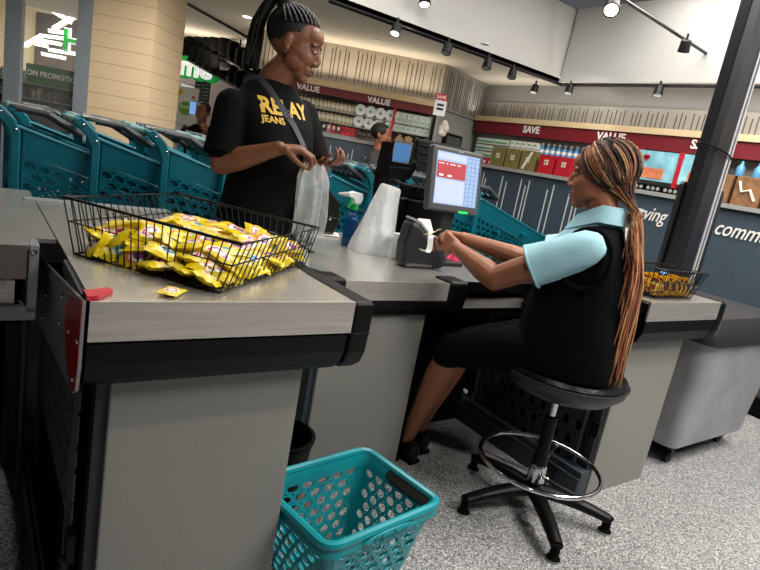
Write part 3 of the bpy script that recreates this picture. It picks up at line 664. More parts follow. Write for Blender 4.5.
# ------------------------------------------------------------------ shopping trolleys, two nested rows
def make_trolley():
    t = thing('shopping_trolley', 'x', 'trolley', (0, 0, 0))
    # local: handle end at x=0, front at x=1.0, near side y=0, far side y=.52
    top = lambda x: 1.14 - 0.27 * x
    bot = lambda x: 0.62 + 0.10 * x
    def side(yb, yt):
        def fn(u, v):
            x = 0.05 + 0.93 * u; b = bot(x); tt = top(x) - 0.135
            z = b + (tt - b) * v; k = (z - b) / max(0.01, top(x) - b); tap = (0.065 if yt < .2 else -.065) * x
            return V((x, yb + (yt - yb) * k + tap, z))
        return fn
    for yb, yt in ((0.05, 0.0), (0.47, 0.52)):
        a = MB(); f = side(yb, yt)
        a.perf(f, 15, 7, 0.42, 0.34, seg=12, skip=lambda u, v: v > 0.98 - 0.55 * u * 0)
        n = 10
        for i in range(n):
            u0, u1 = i / n, (i + 1) / n
            def tp(u, e): x = 0.05 + 0.93 * u; return V((x, yt + e + (0.065 if yt < .2 else -.065) * x, top(x)))
            a.add([f(u0, 1), f(u1, 1), tp(u1, 0), tp(u0, 0)], [(0, 1, 2, 3)])
        a.build('side_panel', teal_tr, t, solid=0.008)
        sg = 0.065 if yt < .2 else -.065
        a = MB(); a.tube([V((0.98 * i / 8, yt + sg * 0.98 * i / 8, top(0.98 * i / 8))) for i in range(9)], 0.010, 8)
        a.tube([V((0.06 + 0.8 * i / 8, yt + sg * (0.06 + 0.8 * i / 8) - (0.006 if yt < .2 else -.006) + 0.02 * (1 if yt < .2 else -1), top(0.06 + 0.8 * i / 8) - 0.115 - 0.02 * i / 8)) for i in range(9)], 0.006, 6)
        a.build('rim', teal_tr, t, smooth=True)
        s = -0.02 if yb < 0.2 else 0.02
        a = MB()
        poly = [(-0.075, 1.21), (-0.05, 1.225), (0.015, 1.165), (0.036, 1.105), (0.038, 0.6), (0.05, 0.18), (0.01, 0.18), (-0.002, 0.6), (-0.006, 1.085), (-0.03, 1.14), (-0.085, 1.19)]
        a.prism(poly, (0, yt + s - 0.012, 0), (1, 0, 0), UZ, (0, 0.024, 0)); ar = a.build('side_arm', teal_tr, t, bevel=0.007)
        for q in ((-0.045, 1.19), (0.015, 1.12)):
            a = MB(); a.lathe([(0.008, 0), (0.007, 0.004), (0.001, 0.006)], (q[0], yt + s + (-0.012 if s < 0 else 0.012), q[1]), 10, V((0, -1 if s < 0 else 1, 0)))
            a.build('screw', chrome, ar, smooth=True)
    a = MB(); a.perf(lambda u, v: V((0.98 + 0.02 * v, 0.05 + 0.42 * u, bot(.98) + (top(.98) - bot(.98)) * v)), 6, 4, 0.38, 0.3, seg=12)
    a.tube([(1.0, 0.0, top(1.0) + 0.01), (1.0, 0.52, top(1.0) + 0.01)], 0.014, 8)
    a.tube([(0.995, 0.05, 0.72), (1.0, 0.26, 0.83), (0.995, 0.47, 0.72)], 0.01, 6); a.build('front_panel', teal_tr, t, solid=0.006)
    a = MB(); a.add([V((0.05, 0.05, .63)), V((0.98, 0.05, .72)), V((0.98, 0.47, .72)), V((0.05, 0.47, .63))], [(0, 1, 2, 3)]); a.build('basket_floor', teal_tr, t, solid=0.01)
    a = MB(); a.tube([(-0.06, -0.02, 1.2), (-0.06, 0.54, 1.2)], 0.016, 10); h = a.build('handle', teal_tr, t, smooth=True)
    a = MB(); a.tube([(-0.06, 0.1, 1.2), (-0.06, 0.42, 1.2)], 0.022, 10); a.build('grip', paleteal, h, smooth=True)
    a = MB()
    a.perf(lambda u, v: V((0.02 + 0.27 * v, 0.04 + 0.44 * u, 1.215 - 0.075 * v + 0.032 * math.sin(v * PI))), 7, 3, 0.3, 0.3, seg=12)
    a.tube([(0.02, 0.04, 1.215), (0.15, 0.035, 1.21), (0.29, 0.05, 1.14), (0.30, 0.26, 1.135), (0.29, 0.47, 1.14), (0.15, 0.485, 1.21), (0.02, 0.48, 1.215)], 0.013, 8)
    a.build('child_seat_flap', flap_m, t, solid=0.008)
    a = MB(); a.tube([(0.04, 0.06, 0.19), (0.95, 0.12, 0.17)], 0.016, 8); a.tube([(0.04, 0.46, 0.19), (0.95, 0.40, 0.17)], 0.016, 8); a.tube([(0.93, 0.12, 0.17), (0.6, 0.14, 0.66)], 0.014, 8); a.tube([(0.93, 0.4, 0.17), (0.6, 0.38, 0.66)], 0.014, 8)
    a.build('lower_frame', dark_grey, t, smooth=True)
    for x, y in ((0.06, 0.05), (0.06, 0.47), (0.92, 0.13), (0.92, 0.39)):
        a = MB(); a.lathe([(0.03, -0.014), (0.058, -0.012), (0.058, 0.012), (0.03, 0.014)], (x, y, 0.058), 16, V((0, 1, 0))); w = a.build('wheel', black_pl, t, smooth=True)
        a = MB(); a.box((x - 0.012, y - 0.02, 0.06), (x + 0.012, y - 0.015, 0.175)); a.box((x - 0.012, y + 0.015, 0.06), (x + 0.012, y + 0.02, 0.175)); a.box((x - .012, y - .02, .16), (x + .012, y + .02, .18)); a.build('wheel_fork', dark_grey, w)
    return t
tr = make_trolley()
front_labels = ['teal trolley at the far left end of the front nested row', 'second teal trolley from the left in the front row', 'third teal trolley from the left, beside the customer\'s sleeve',
                'teal trolley just behind the customer\'s right elbow', 'teal trolley hidden mostly by the customer\'s body', 'teal trolley behind the customer\'s shoulder bag', 'teal trolley behind the green spray trigger', 'teal trolley behind the wrapped cup stack',
                'teal trolley behind the card terminal', 'last teal trolley of the front row, its front right of the monitor']
for k in range(10):
    o = tr if k == 0 else dup(tr)
    o.location = (0.165 + 0.335 * k, 3.2, 0); o['label'] = front_labels[k]; o['group'] = 'front row of nested trolleys'
back_lab = ['leftmost grey-flapped trolley of the row behind', 'second trolley of the row behind, left of the column', 'third trolley of the row behind, below the left edge of the column', 'fourth trolley of the row behind, below the middle of the column', 'fifth trolley of the row behind, below the column corner', 'sixth trolley of the row behind, below the poster', 'seventh trolley of the row behind, at the customer\'s sleeve', 'eighth trolley of the row behind, behind the customer', 'ninth trolley of the row behind, at the customer\'s left hand', 'tenth trolley of the row behind, left of the card terminal', 'last trolley of the row behind']
for k in range(11):
    o = dup(tr); o.location = (0.26 + 0.335 * k, 3.86, 0.0); o['label'] = back_lab[k]; o['group'] = 'rear row of nested trolleys'

# ------------------------------------------------------------------ checkout units
def bumper_x(name, x0, x1, y, zt, drop, parent, m):
    """rounded black bumper profile along x, front face at y"""
    a = MB(); a.prism([(0.0, zt), (-0.012, zt - 0.004), (-0.010, zt - drop * 0.45), (0.004, zt - drop * 0.8), (0.03, zt - drop), (0.10, zt - drop), (0.10, zt)], (x0, y, 0), (0, 1, 0), UZ, (x1 - x0, 0, 0))
    return a.build(name, m, parent)
def plate(mb, poly, z0, z1): return mb.prism(poly, (0, 0, z0), (1, 0, 0), (0, 1, 0), (0, 0, z1 - z0))
def perf_side(x, y0, y1, z0, z1, nu, nv, parent, name, m):
    a = MB(); a.perf(lambda u, v: V((x, y0 + (y1 - y0) * u, z0 + (z1 - z0) * v)), nu, nv, 0.24, 0.30, seg=14); return a.build(name, m, parent, solid=0.006)

def bay(x0, lab, with_red):
    """exit bay of a till: x0 = left edge of its steel top"""
    t = thing('checkout_counter', lab, 'checkout counter', (x0 + 0.3, 1.3, 0))
    a = MB(); plate(a, [(x0, 1.15), (x0 + 0.60, 1.15), (x0 + 0.60, 2.08), (x0 + 0.48, 2.12), (x0 + 0.44, 2.30), (x0, 2.30)], 0.925, 0.936)
    plate(a, [(x0 + 0.60, 1.34 if not with_red else 1.42), (x0 + 0.655, 1.50), (x0 + (0.78 if with_red else 0.95), 1.42 if not with_red else 1.75), (x0 + (0.80 if with_red else 0.97), 2.08), (x0 + 0.60, 2.08)], 0.925, 0.936)
    a.build('steel_top', steel, t)
    a = MB(); a.box((x0 - 0.005, 1.143, 0.855), (x0 + 0.60, 1.15, 0.937)); a.build('steel_front_band', steelx, t)
    bumper_x('front_bumper', x0 - 0.005, x0 + 0.59, 1.155, 0.853, 0.108, t, black_pl)
    a = MB(); a.prism([(0, 0.937), (-0.014, 0.93), (-0.014, 0.86), (-0.010, 0.80), (0.004, 0.765), (0.03, 0.745), (0.40, 0.745), (0.40, 0.937)], (x0 + 0.60, 1.155, 0), (0, 1, 0), UZ, (0.06, 0, 0))
    a.build('corner_cap', black_pl, t, bevel=0.008)
    a = MB(); a.box((x0 + 0.598, 1.141, 0.852), (x0 + 0.661, 1.1425, 0.8545)); a.build('cap_joint', dark_grey, t)
    a = MB(); a.box((x0 + 0.06, 1.22, 0.0), (x0 + 0.525, 2.04, 0.92)); a.build('body_front', grey_lam, t, bevel=0.004)
    a = MB(); a.box((x0 + 0.035, 1.235, 0.02), (x0 + 0.061, 1.28, 0.76)); a.build('corner_post', dark_metal, t)
    a = MB(); a.box((x0 + 0.02, 1.30, 0.16), (x0 + 0.06, 2.10, 0.77)); a.build('inner_side', black_mt, t)
    ps = perf_side(x0 + 0.012, 1.28, 1.95, 0.34 if with_red else 0.10, 0.77, 10, 6 if with_red else 8, t, 'perforated_panel', mat('perforated_grey', (92, 95, 99), 0.5, 0.1) if with_red else dark_metal)
    a = MB(); a.tube([(x0 + 0.006, 1.285, 0.12), (x0 + 0.006, 1.285, 0.74), (x0 + 0.006, 1.94, 0.74), (x0 + 0.006, 1.94, 0.12)], 0.009, 6, closed=True); a.build('panel_edge', dark_metal, ps)
    a = MB(); a.box((x0 - 0.02, 1.22, 0.0), (x0 + 0.05, 2.25, 0.13)); a.box((x0 - 0.03, 1.22, 0.0), (x0 - 0.02, 2.25, 0.10)); a.build('plinth', plinth_m, t, bevel=0.004)
    a = MB(); a.box((x0 - 0.004, 1.21, 0.30), (x0 + 0.012, 1.25, 0.37)); a.lathe([(0.008, 0), (0.008, 0.012)], (x0 - 0.004, 1.235, 0.30), 10, V((-1, 0, 0))); a.build('latch', black_pl, t)
    return t
laneA = bay(0.20, 'near steel-topped checkout counter with red-tinged side plate', True)
# the grey side plate with a thin red piece over its front corner
def plate_side():
    a = MB(); a.prism([(1.148, 0.937), (1.92, 0.83), (1.98, 0.63), (1.20, 0.724), (1.165, 0.745), (1.150, 0.80)], (0.183, 0, 0), (0, 1, 0), UZ, (0.006, 0, 0)); p = a.build('side_plate', lt_grey, laneA)
    p.data.materials[0] = mat('side_plate_grey', (150, 148, 150), 0.4, 0.2, 0.08, 10)
    a = MB(); a.prism([(1.149, 0.935), (1.30, 0.905), (1.36, 0.86), (1.33, 0.80), (1.27, 0.745), (1.20, 0.727), (1.166, 0.747), (1.151, 0.80)], (0.1815, 0, 0), (0, 1, 0), UZ, (0.0015, 0, 0)); a.build('red_piece', red_pl, p)
    a = MB()
    for y, z in ((1.19, 0.76), (1.28, 0.83), (1.42, 0.80), (1.40, 0.87), (1.7, 0.78), (1.75, 0.70), (1.165, 0.85)): a.lathe([(0.006, 0), (0.005, 0.003), (0.001, 0.004)], (0.1812, y, z), 8, V((-1, 0, 0)))
    a.build('rivet', chrome, p)
plate_side()
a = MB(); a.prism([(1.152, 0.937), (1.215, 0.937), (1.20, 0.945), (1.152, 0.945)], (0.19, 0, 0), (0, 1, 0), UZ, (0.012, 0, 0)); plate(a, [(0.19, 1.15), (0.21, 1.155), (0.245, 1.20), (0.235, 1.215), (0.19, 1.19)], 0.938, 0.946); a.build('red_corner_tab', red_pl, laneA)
a = MB(); a.box((0.1905, 1.22, 0.90), (0.2, 1.50, 0.930)); a.build('slot_strip', dark_metal, laneA)

laneB = bay(2.215, 'far checkout counter behind the cashier with black perforated side', False)

# left neighbour unit
t = thing('checkout_counter', 'checkout counter cut off at the left edge, light grey frame', 'checkout counter', (-0.2, 1.7, 0))
a = MB(); plate(a, [(-0.6, 1.60), (0.125, 1.60), (0.152, 1.69), (0.196, 1.69), (0.196, 2.55), (-0.6, 2.55)], 0.925, 0.936); a.build('steel_top', steel, t)
a = MB(); a.box((-0.6, 1.592, 0.853), (0.125, 1.60, 0.937)); a.build('steel_front_band', mat('dull_steel_band', (118, 110, 108), 0.4, 0.6, 0.08, 20), t)
a = MB(); a.box((-0.6, 1.64, 0.775), (0.105, 1.70, 0.835)); a.build('inner_rail', steelx, t)
a = MB(); a.box((0.130, 1.61, 0.77), (0.152, 1.68, 0.937)); a.box((-0.6, 1.62, 0.735), (0.152, 1.68, 0.772)); a.build('grey_frame', lt_grey, t, bevel=0.003)
a = MB(); a.lathe([(0.008, 0), (0.007, 0.004), (0.001, 0.005)], (0.141, 1.61, 0.92), 10, V((0, -1, 0))); a.build('frame_screw', chrome, t)
a = MB(); a.box((-0.6, 2.2, 0.0), (0.155, 2.5, 0.92)); a.box((-0.6, 1.7, 0.70), (0.128, 2.2, 0.9)); a.build('dark_body', black_mt, t)
a = MB(); a.tube([(0.155, 1.9, 0.08), (0.155, 1.9, 0.74)], 0.01, 6); a.box((0.12, 2.15, 0), (0.165, 2.2, 0.72)); a.build('leg', dark_metal, t)
a = MB(); a.box((-0.5, 2.05, 0.937), (0.063, 2.12, 1.20)); tag(a.build('side_screen', mat('pale_screen', (206, 208, 206), 0.6), bevel=0.004, base=(-0.2, 2.08, 0.945)), 'pale upright screen panel at the left picture edge', 'panel')
# middle unit (till side)
t = thing('checkout_counter', 'middle checkout counter with black bumper, in front of the cashier', 'checkout counter', (1.35, 1.9, 0))
a = MB(); plate(a, [(1.10, 1.69), (1.64, 1.69), (1.74, 1.72), (1.74, 2.75), (1.30, 2.75), (1.24, 2.14), (1.0, 2.08), (0.94, 1.96)], 0.835, 0.846); a.build('steel_top', steel, t)
a = MB(); a.box((1.12, 1.683, 0.772), (1.63, 1.69, 0.847)); a.build('steel_front_band', steelx, t)
bumper_x('front_bumper', 1.12, 1.63, 1.692, 0.771, 0.075, t, black_pl)
for x0, x1 in ((1.045, 1.12), (1.63, 1.735)):
    a = MB(); lo, hi = (0.03, 0) if x0 < 1.5 else (0, 0.03)
    a.prism([(0, 0.855), (-0.014, 0.85), (-0.014, 0.78), (-0.008, 0.73), (0.01, 0.70), (0.10, 0.70), (0.10, 0.855)], (x0, 1.69, 0), (0, 1, 0), UZ, (x1 - x0, 0, 0)); a.build('corner_cap', black_pl, t, bevel=0.01)
a = MB(); plate(a, [(1.045, 1.70), (1.10, 1.70), (0.99, 1.98), (0.94, 1.96)], 0.80, 0.856); a.build('side_bumper', black_pl, t, bevel=0.006)
a = MB(); a.box((1.085, 1.72, 0.0), (1.565, 2.06, 0.835)); a.build('body_front', grey_lam, t, bevel=0.004)
a = MB(); a.box((1.06, 1.735, 0.0), (1.086, 2.06, 0.72)); a.build('body_side', plinth_m, t)
a = MB(); a.box((1.44, 2.06, 0.0), (1.72, 2.72, 0.834)); a.box((1.566, 1.74, 0.0), (1.60, 2.06, 0.834)); a.build('inner_side', black_mt, t)
# desk across
t = thing('cashier_desk', 'dark desk with slim steel drawer front between the two counters', 'desk', (1.95, 2.0, 0))
a = MB(); a.box((1.742, 1.75, 0.80), (2.225, 2.75, 0.838)); a.build('desk_top', mat('desk_grey', (96, 98, 100), 0.5, 0, 0.1, 30), t, bevel=0.004)
a = MB(); a.box((1.742, 1.742, 0.79), (2.225, 1.752, 0.84)); a.build('black_edge', black_pl, t)
a = MB(); a.prism([(0.0, 0.71), (0.018, 0.758), (0.5, 0.758), (0.5, 0.71)], (1.76, 1.77, 0), (1, 0, 0), UZ, (0, 0.01, 0)); a.build('drawer_front', steelx, t)
a = MB(); a.box((1.62, 1.80, 0.66), (2.22, 2.5, 0.80)); a.box((1.60, 2.0, 0.0), (2.20, 2.06, 0.70)); a.build('dark_underside', black_mt, t)  # includes a black back panel added to keep the kneehole dark
# flat strip counters on the customer's side
a = MB(); a.box((0.165, 2.31, 0.0), (0.66, 2.36, 0.925)); a.box((0.165, 2.30, 0.925), (0.66, 2.37, 0.94)); 
tag(a.build('back_panel', lt_grey, base=(.4, 2.33, 0)), 'low pale panel running behind the steel counters', 'panel')
# black bucket between the units
a = MB(); a.lathe([(0.0, 0.004), (0.10, 0.0), (0.125, 0.26), (0.132, 0.265), (0.132, 0.28), (0.12, 0.28), (0.096, 0.02), (0, 0.02)], (0.93, 1.66, 0), 28)
tag(a.build('waste_bucket', black_pl, smooth=True, base=(0.93, 1.66, 0)), 'black round bucket on the floor behind the near counter', 'bucket')
# grey wheeled bin on the right
t = thing('wheeled_bin', 'tall worn grey bin with dark lid and castors at the right', 'bin', (3.4, 1.6, 0))
a = MB()
def rr(x0, x1, y0, y1, r, z):
    pts = []
    for cx, cy, a0 in ((x1 - r, y0 + r, -PI / 2), (x1 - r, y1 - r, 0), (x0 + r, y1 - r, PI / 2), (x0 + r, y0 + r, PI)):
        for k in range(5): q = a0 + PI / 2 * k / 4; pts.append(V((cx + r * math.cos(q), cy + r * math.sin(q), z)))
    return pts
a.loft([rr(3.03, 3.78, 1.26, 2.0, 0.05, 0.09), rr(2.99, 3.82, 1.22, 2.04, 0.05, 0.11), rr(2.97, 3.84, 1.20, 2.06, 0.06, 0.35), rr(2.94, 3.87, 1.17, 2.09, 0.07, 0.70)])
for s in range(2):
    pass
a.build('body', mat('worn_grey_plastic', (150, 151, 154), 0.5, 0, 0.14, 5, 0.35, 5), t, smooth=True)
a = MB(); a.loft([rr(2.92, 3.89, 1.15, 2.11, 0.07, 0.70), rr(2.92, 3.89, 1.15, 2.11, 0.07, 0.76), rr(2.96, 3.85, 1.19, 2.07, 0.07, 0.835), rr(3.2, 3.6, 1.4, 1.85, 0.07, 0.85)]); a.build('lid', dark_grey, t, smooth=True)
a = MB(); a.box((3.05, 1.28, 0.06), (3.76, 1.98, 0.095)); a.build('underframe', black_mt, t)
for x, y in ((3.07, 1.27), (3.72, 1.30), (3.07, 1.93), (3.72, 1.93)):
    a = MB(); a.lathe([(0.015, -0.014), (0.036, -0.012), (0.036, 0.012), (0.015, 0.014)], (x, y, 0.036), 16, V((0, 1, 0))); w = a.build('castor', black_pl, t, smooth=True)
    a = MB(); a.prism([(-.02, .03), (-.016, .03), (-.016, .072), (.016, .072), (.016, .03), (.02, .03), (.02, .085), (-.02, .085)], (x - .01, y, 0), (0, 1, 0), UZ, (.03, 0, 0)); a.build('castor_fork', dark_grey, w)
a = MB()
for k in range(14):
    x = 2.945 + 0.0; z0 = 0.35 + 0.03 * k + random.uniform(-.01, .01); y = 1.30 + random.uniform(0, .1)
    a.tube([(2.948 - 0.004, y + 0.02 * j + 0.02, z0 + 0.012 * j + random.uniform(-.006, .006)) for j in range(5)], 0.003, 5)
a.build('crease', mat('crease_grey', (110, 110, 114), 0.5), t)
# black bench foot at far right wall
a = MB(); a.box((4.55, 0.9, 0.02), (4.85, 2.2, 0.14)); a.cur = 1; a.box((4.54, 0.9, 0.14), (4.86, 2.2, 0.16)); tag(a.build('floor_guard', [black_mt, dark_metal]), 'black low guard rail along the slate blue wall at the right edge', 'guard rail')

# black post with a wide panel behind it, on the far counter
t = thing('security_post', 'tall black post with silver edge rising off the far counter', 'post', (2.75, 1.40, 0.937))
a = MB(); a.prism([(2.66, 1.37), (2.69, 1.345), (2.80, 1.345), (2.80, 1.42), (2.66, 1.42)], (0.08, 0, 0.937), (1, 0, 0), (0, 1, 0), (0, 0, 2.413)); a.build('black_column', mat('post_black', (30, 32, 37), 0.4, 0.2, 0.05, 10), t, bevel=0.004)
a = MB(); a.box((2.88, 1.34, 0.937), (2.896, 1.41, 3.35)); a.box((2.925, 1.345, 0.937), (2.938, 1.41, 3.35)); a.build('silver_edge', mat('post_silver', (186, 188, 192), 0.35, 0.2, 0.03), t, bevel=0.003)
a = MB(); a.box((2.896, 1.37, 0.937), (2.925, 1.41, 3.35)); a.box((2.938, 1.37, 0.937), (2.965, 1.41, 3.35)); a.build('dark_inlay', dark_grey, t)
a = MB(); a.prism([(2.60, 0.937), (3.03, 0.937), (3.03, 1.43), (3.015, 1.445), (2.615, 1.445), (2.60, 1.43)], (0.12, 1.425, 0), (1, 0, 0), UZ, (0, 0.018, 0)); pn = a.build('wide_panel', mat('panel_black', (28, 30, 35), 0.45, 0, 0.05), t, bevel=0.003)
a = MB()
for z in (1.02, 1.20):
    a = MB(); a.lathe([(0.007, 0), (0.006, 0.003), (0.001, 0.004)], (3.09, 1.424, z), 8, V((0, -1, 0))); a.build('screw', chrome, pn)
a = MB(); a.tube([V((2.84 + 0.14 * math.cos(q), 1.385 + 0.055 * math.sin(q), 1.60 - 0.02 * math.cos(q))) for q in [2 * PI * k / 20 for k in range(20)]] , 0.004, 6, closed=True); a.build('cable_tie', black_mt, t)

# ------------------------------------------------------------------ wire baskets and snack packets
def wire_basket(bot, top, nx, ny, name, lab, grp=None):
    """bot/top: four corners each, in order round the basket"""
    c = sum(bot, V()) / 4; t = thing(name, lab, 'wire basket', (c.x, c.y, bot[0].z), grp)
    a = MB(); a.tube(top, 0.0042, 8, closed=True); a.build('rim', wire_m, t, smooth=True)
    a = MB(); mid = [b.lerp(q, 0.55) for b, q in zip(bot, top)]
    a.tube(mid, 0.0022, 6, closed=True); a.tube(bot, 0.0028, 6, closed=True); a.build('rail', wire_m, t, smooth=True)
    for k in range(4):
        l = (k + 1) % 4; n = nx if k % 2 == 0 else ny; a = MB()
        for i in range(n + 1):
            f = i / n; a.tube([bot[k].lerp(bot[l], f), top[k].lerp(top[l], f)], 0.0018, 5)
        a.build('side_wires', wire_m, t)
    a = MB()
    for i in range(1, 16): f = i / 16; a.tube([bot[0].lerp(bot[1], f), bot[3].lerp(bot[2], f)], 0.0015, 5)
    for i in range(1, 5): f = i / 5; a.tube([bot[0].lerp(bot[3], f), bot[1].lerp(bot[2], f)], 0.0018, 5)
    a.build('bottom_wires', wire_m, t)
    return t
zb, ztp = 0.941, 1.045
T0, T1, T2, T3 = onz(63.5, 196.7, ztp), onz(242, 244.6, ztp), onz(319, 228, ztp), onz(182.6, 196, ztp)
B0, B1, B2 = onz(74, 254, zb), onz(220, 293, zb), onz(305, 263.5, zb); B3 = B0 + B2 - B1
T3 = T0 + T2 - T1
wire_basket([B0, B1, B2, B3], [T0, T1, T2, T3], 22, 18, 'wire_basket', 'black wire basket heaped with yellow snack packets on the near counter')

def packet_mesh(name, L, W, H, mats, seedv):
    random.seed(seedv); a = MB(); n, m = 9, 6; P = []
    for s in (1, -1):
        for i in range(n + 1):
            for j in range(m + 1):
                u = i / n * 2 - 1; v = j / m * 2 - 1
                h = H * max(0, (1 - abs(u) ** 4)) ** 0.5 * max(0, (1 - v * v)) ** 0.55 * (0.85 + 0.15 * math.sin(u * 7 + v * 5 + seedv))
                w = 1 - 0.07 * (1 - u * u) * 1.0
                wob = 0.002 * math.sin(v * 9 + seedv) * abs(u) ** 3
                P.append(V((u * L, v * W * w, s * h * 0.5 + wob)))
    k = (n + 1) * (m + 1); fs = []
    for s in range(2):
        for i in range(n):
            for j in range(m):
                b = s * k + i * (m + 1) + j; q = (b, b + m + 1, b + m + 2, b + 1); fs.append(q if s == 0 else q[::-1])
    a.add(P, fs)
    o = a.build(name, mats, smooth=True, base=(0, 0, 0), merge=0.0002)
    return o
protos = [packet_mesh('snack_packet', 0.054, 0.038, 0.028, pk[i], i + 1) for i in range(3)]
random.seed(11)
yl = 'glossy yellow snack packet in the heap of the near wire basket'
spots = []
for lay, (nn, zz) in enumerate(((9, 0.958), (9, 0.976), (8, 0.994))):
    for i in range(nn):
        for j in range(6 if lay < 2 else 5):
            u = (i + 0.5 + random.uniform(-.15, .15)) / nn; v = (j + 0.5 + random.uniform(-.15, .15)) / (6 if lay < 2 else 5)
            u = 0.01 + 0.95 * u; v = 0.03 + 0.94 * v
            if lay == 2: u = 0.12 + 0.80 * u; v = 0.10 + 0.82 * v
            spots.append((u, v, zz, lay))
for n_, (u, v, zz, lay) in enumerate(spots):
    o = protos[n_ % 3] if n_ < 3 else protos[random.randrange(3)].copy()
    if n_ >= 3: C.objects.link(o)
    f = (zz - zb) / (ztp - zb); c0 = [b.lerp(q, f) for b, q in zip([B0, B1, B2, B3], [T0, T1, T2, T3])]
    p = (c0[0].lerp(c0[1], v)).lerp(c0[3].lerp(c0[2], v), u)
    o.location = (p.x, p.y, zz + random.uniform(-0.004, 0.006))
    edge = v > 0.85 or u < 0.14
    o.rotation_euler = (random.uniform(-.45, .45) + (0.5 if edge else 0), random.uniform(-.4, .4), random.uniform(0, 2 * PI))
    tag(o, yl, 'snack packet', 'yellow packets in the near basket')
p = onz(172, 291, 0.943); o = protos[0].copy(); C.objects.link(o); o.location = p; o.rotation_euler = (0.05, 0.02, 0.9); o.scale = (.62, .62, .3)
tag(o, 'small yellow-green wrapper poking out beneath the front of the wire basket', 'snack packet')
if 'group' in o: del o['group']
# second basket
b0, b1, b2, b3 = V((2.28, 1.30, .941)), V((2.31, 1.19, .941)), V((2.615, 1.19, .941)), V((2.60, 1.31, .941))
u0, u1, u2, u3 = V((2.25, 1.325, 1.065)), V((2.29, 1.165, 1.065)), V((2.655, 1.165, 1.06)), V((2.635, 1.335, 1.06))
wire_basket([b1, b2, b3, b0], [u1, u2, u3, u0], 18, 8, 'wire_basket', 'black wire basket of orange packets on the far counter by the post')
po = [packet_mesh('snack_packet', 0.045, 0.014, 0.016, pk_o[i], i + 6) for i in range(2)]
k = 0
for i in range(15):
    for j in range(2):
        o = po[k] if k < 2 else random.choice(po).copy()
        if k >= 2: C.objects.link(o)
        k += 1
        o.location = (2.325 + i * 0.0195, 1.215 + j * 0.055, 0.985 + random.uniform(0, .008)); o.rotation_euler = (random.uniform(-.2, .2), 1.15 + random.uniform(-.1, .1) , random.uniform(-.15, .15) + PI / 2 * 0)
        tag(o, 'slim orange and yellow packet standing in the far wire basket', 'snack packet', 'orange packets in the far basket')
a = MB(); a.ell((2.42, 1.24, 1.035), (0.03, 0.02, 0.012), None, 12, 8); tag(a.build('blue_packet', blue_cl, smooth=True), 'blue crumpled packet on top of the orange packets', 'packet')

# ------------------------------------------------------------------ teal hand basket on the floor
RZ = 0.30
R0, R1, R2 = V((1.083, 1.354, RZ)), V((1.130, 1.022, RZ)), V((0.745, 0.968, RZ))
R1 = onz(441, 503, RZ); R0 = onz(366, 449, RZ); R2 = onz(328, 550, RZ); R3 = R0 + R2 - R1
cen = (R0 + R1 + R2 + R3) / 4
def inset(P, k, z): q = cen + (P - cen) * k; return V((q.x, q.y, z))
t = thing('shopping_basket', 'bright teal plastic shopping basket with oval holes on the speckled floor', 'shopping basket', (cen.x, cen.y, 0))
RR = [R0, R1, R2, R3]
def rounded(k, z, r=0.12, n=5):
    out = []
    P = [inset(p, k, z) for p in RR]
    for i in range(4):
        c, pr_, nx_ = P[i], P[i - 1], P[(i + 1) % 4]
        a_ = c + (pr_ - c) * r; b_ = c + (nx_ - c) * r
        for q in range(n + 1): f = q / n; out.append(a_ * (1 - f) ** 2 + c * 2 * f * (1 - f) + b_ * f * f)
    return out
a = MB(); a.tube(rounded(1.0, RZ), 0.011, 8, closed=True)
a.loft([rounded(1.0, RZ), rounded(1.03, RZ - 0.035)], cap=False); a.loft([rounded(0.99, RZ + .005), rounded(0.93, RZ - 0.012), rounded(0.92, RZ - .05)], cap=False)
a.build('rim', teal_bk, t, smooth=True, solid=0.005)
kt, kb = 0.925, 0.70
for i in range(4):
    p, q = RR[i], RR[(i + 1) % 4]
    def fn(u, v, p=p, q=q):
        z = 0.015 + (RZ - 0.055) * v; kk = kb + (kt - kb) * v
        A0, B0_ = inset(p, kk, z), inset(q, kk, z); g = 0.055 + 0.89 * u; return A0.lerp(B0_, g)
    a = MB(); a.perf(fn, 6, 7, 0.36, 0.38, seg=14)
    a.add([fn(0, 1), fn(1, 1), fn(1, 1.06), fn(0, 1.06)], [(0, 1, 2, 3)])
    a.build('side_wall', teal_bk, t, solid=0.005)
for i in range(4):
    a = MB(); p, q, o_ = RR[i], RR[(i + 1) % 4], RR[i - 1]
    rings = []
    for v in [k / 6 for k in range(7)]:
        z = 0.012 + (RZ - 0.04) * v; kk = kb + (kt - kb) * v; c = inset(p, kk, z); a_ = c.lerp(inset(q, kk, z), 0.06); b_ = c.lerp(inset(o_, kk, z), 0.06); rings.append([a_, a_ * 0.3 + c * 0.5 + b_ * 0.2, b_ * 0.35 + c * 0.5 + a_ * 0.15, b_])
    vs = [x for r_ in rings for x in r_]; a.add(vs, [(j * 4 + k, j * 4 + k + 1, j * 4 + k + 5, j * 4 + k + 4) for j in range(6) for k in range(3)])
    a.build('corner', teal_bk, t, smooth=True, solid=0.005)
a = MB(); bq = [inset(p, kb, 0.015) for p in RR]
a.perf(lambda u, v: bq[0].lerp(bq[1], u).lerp(bq[3].lerp(bq[2], u), v), 6, 8, 0.36, 0.33, seg=14); a.build('basket_floor', teal_bk, t, solid=0.005)
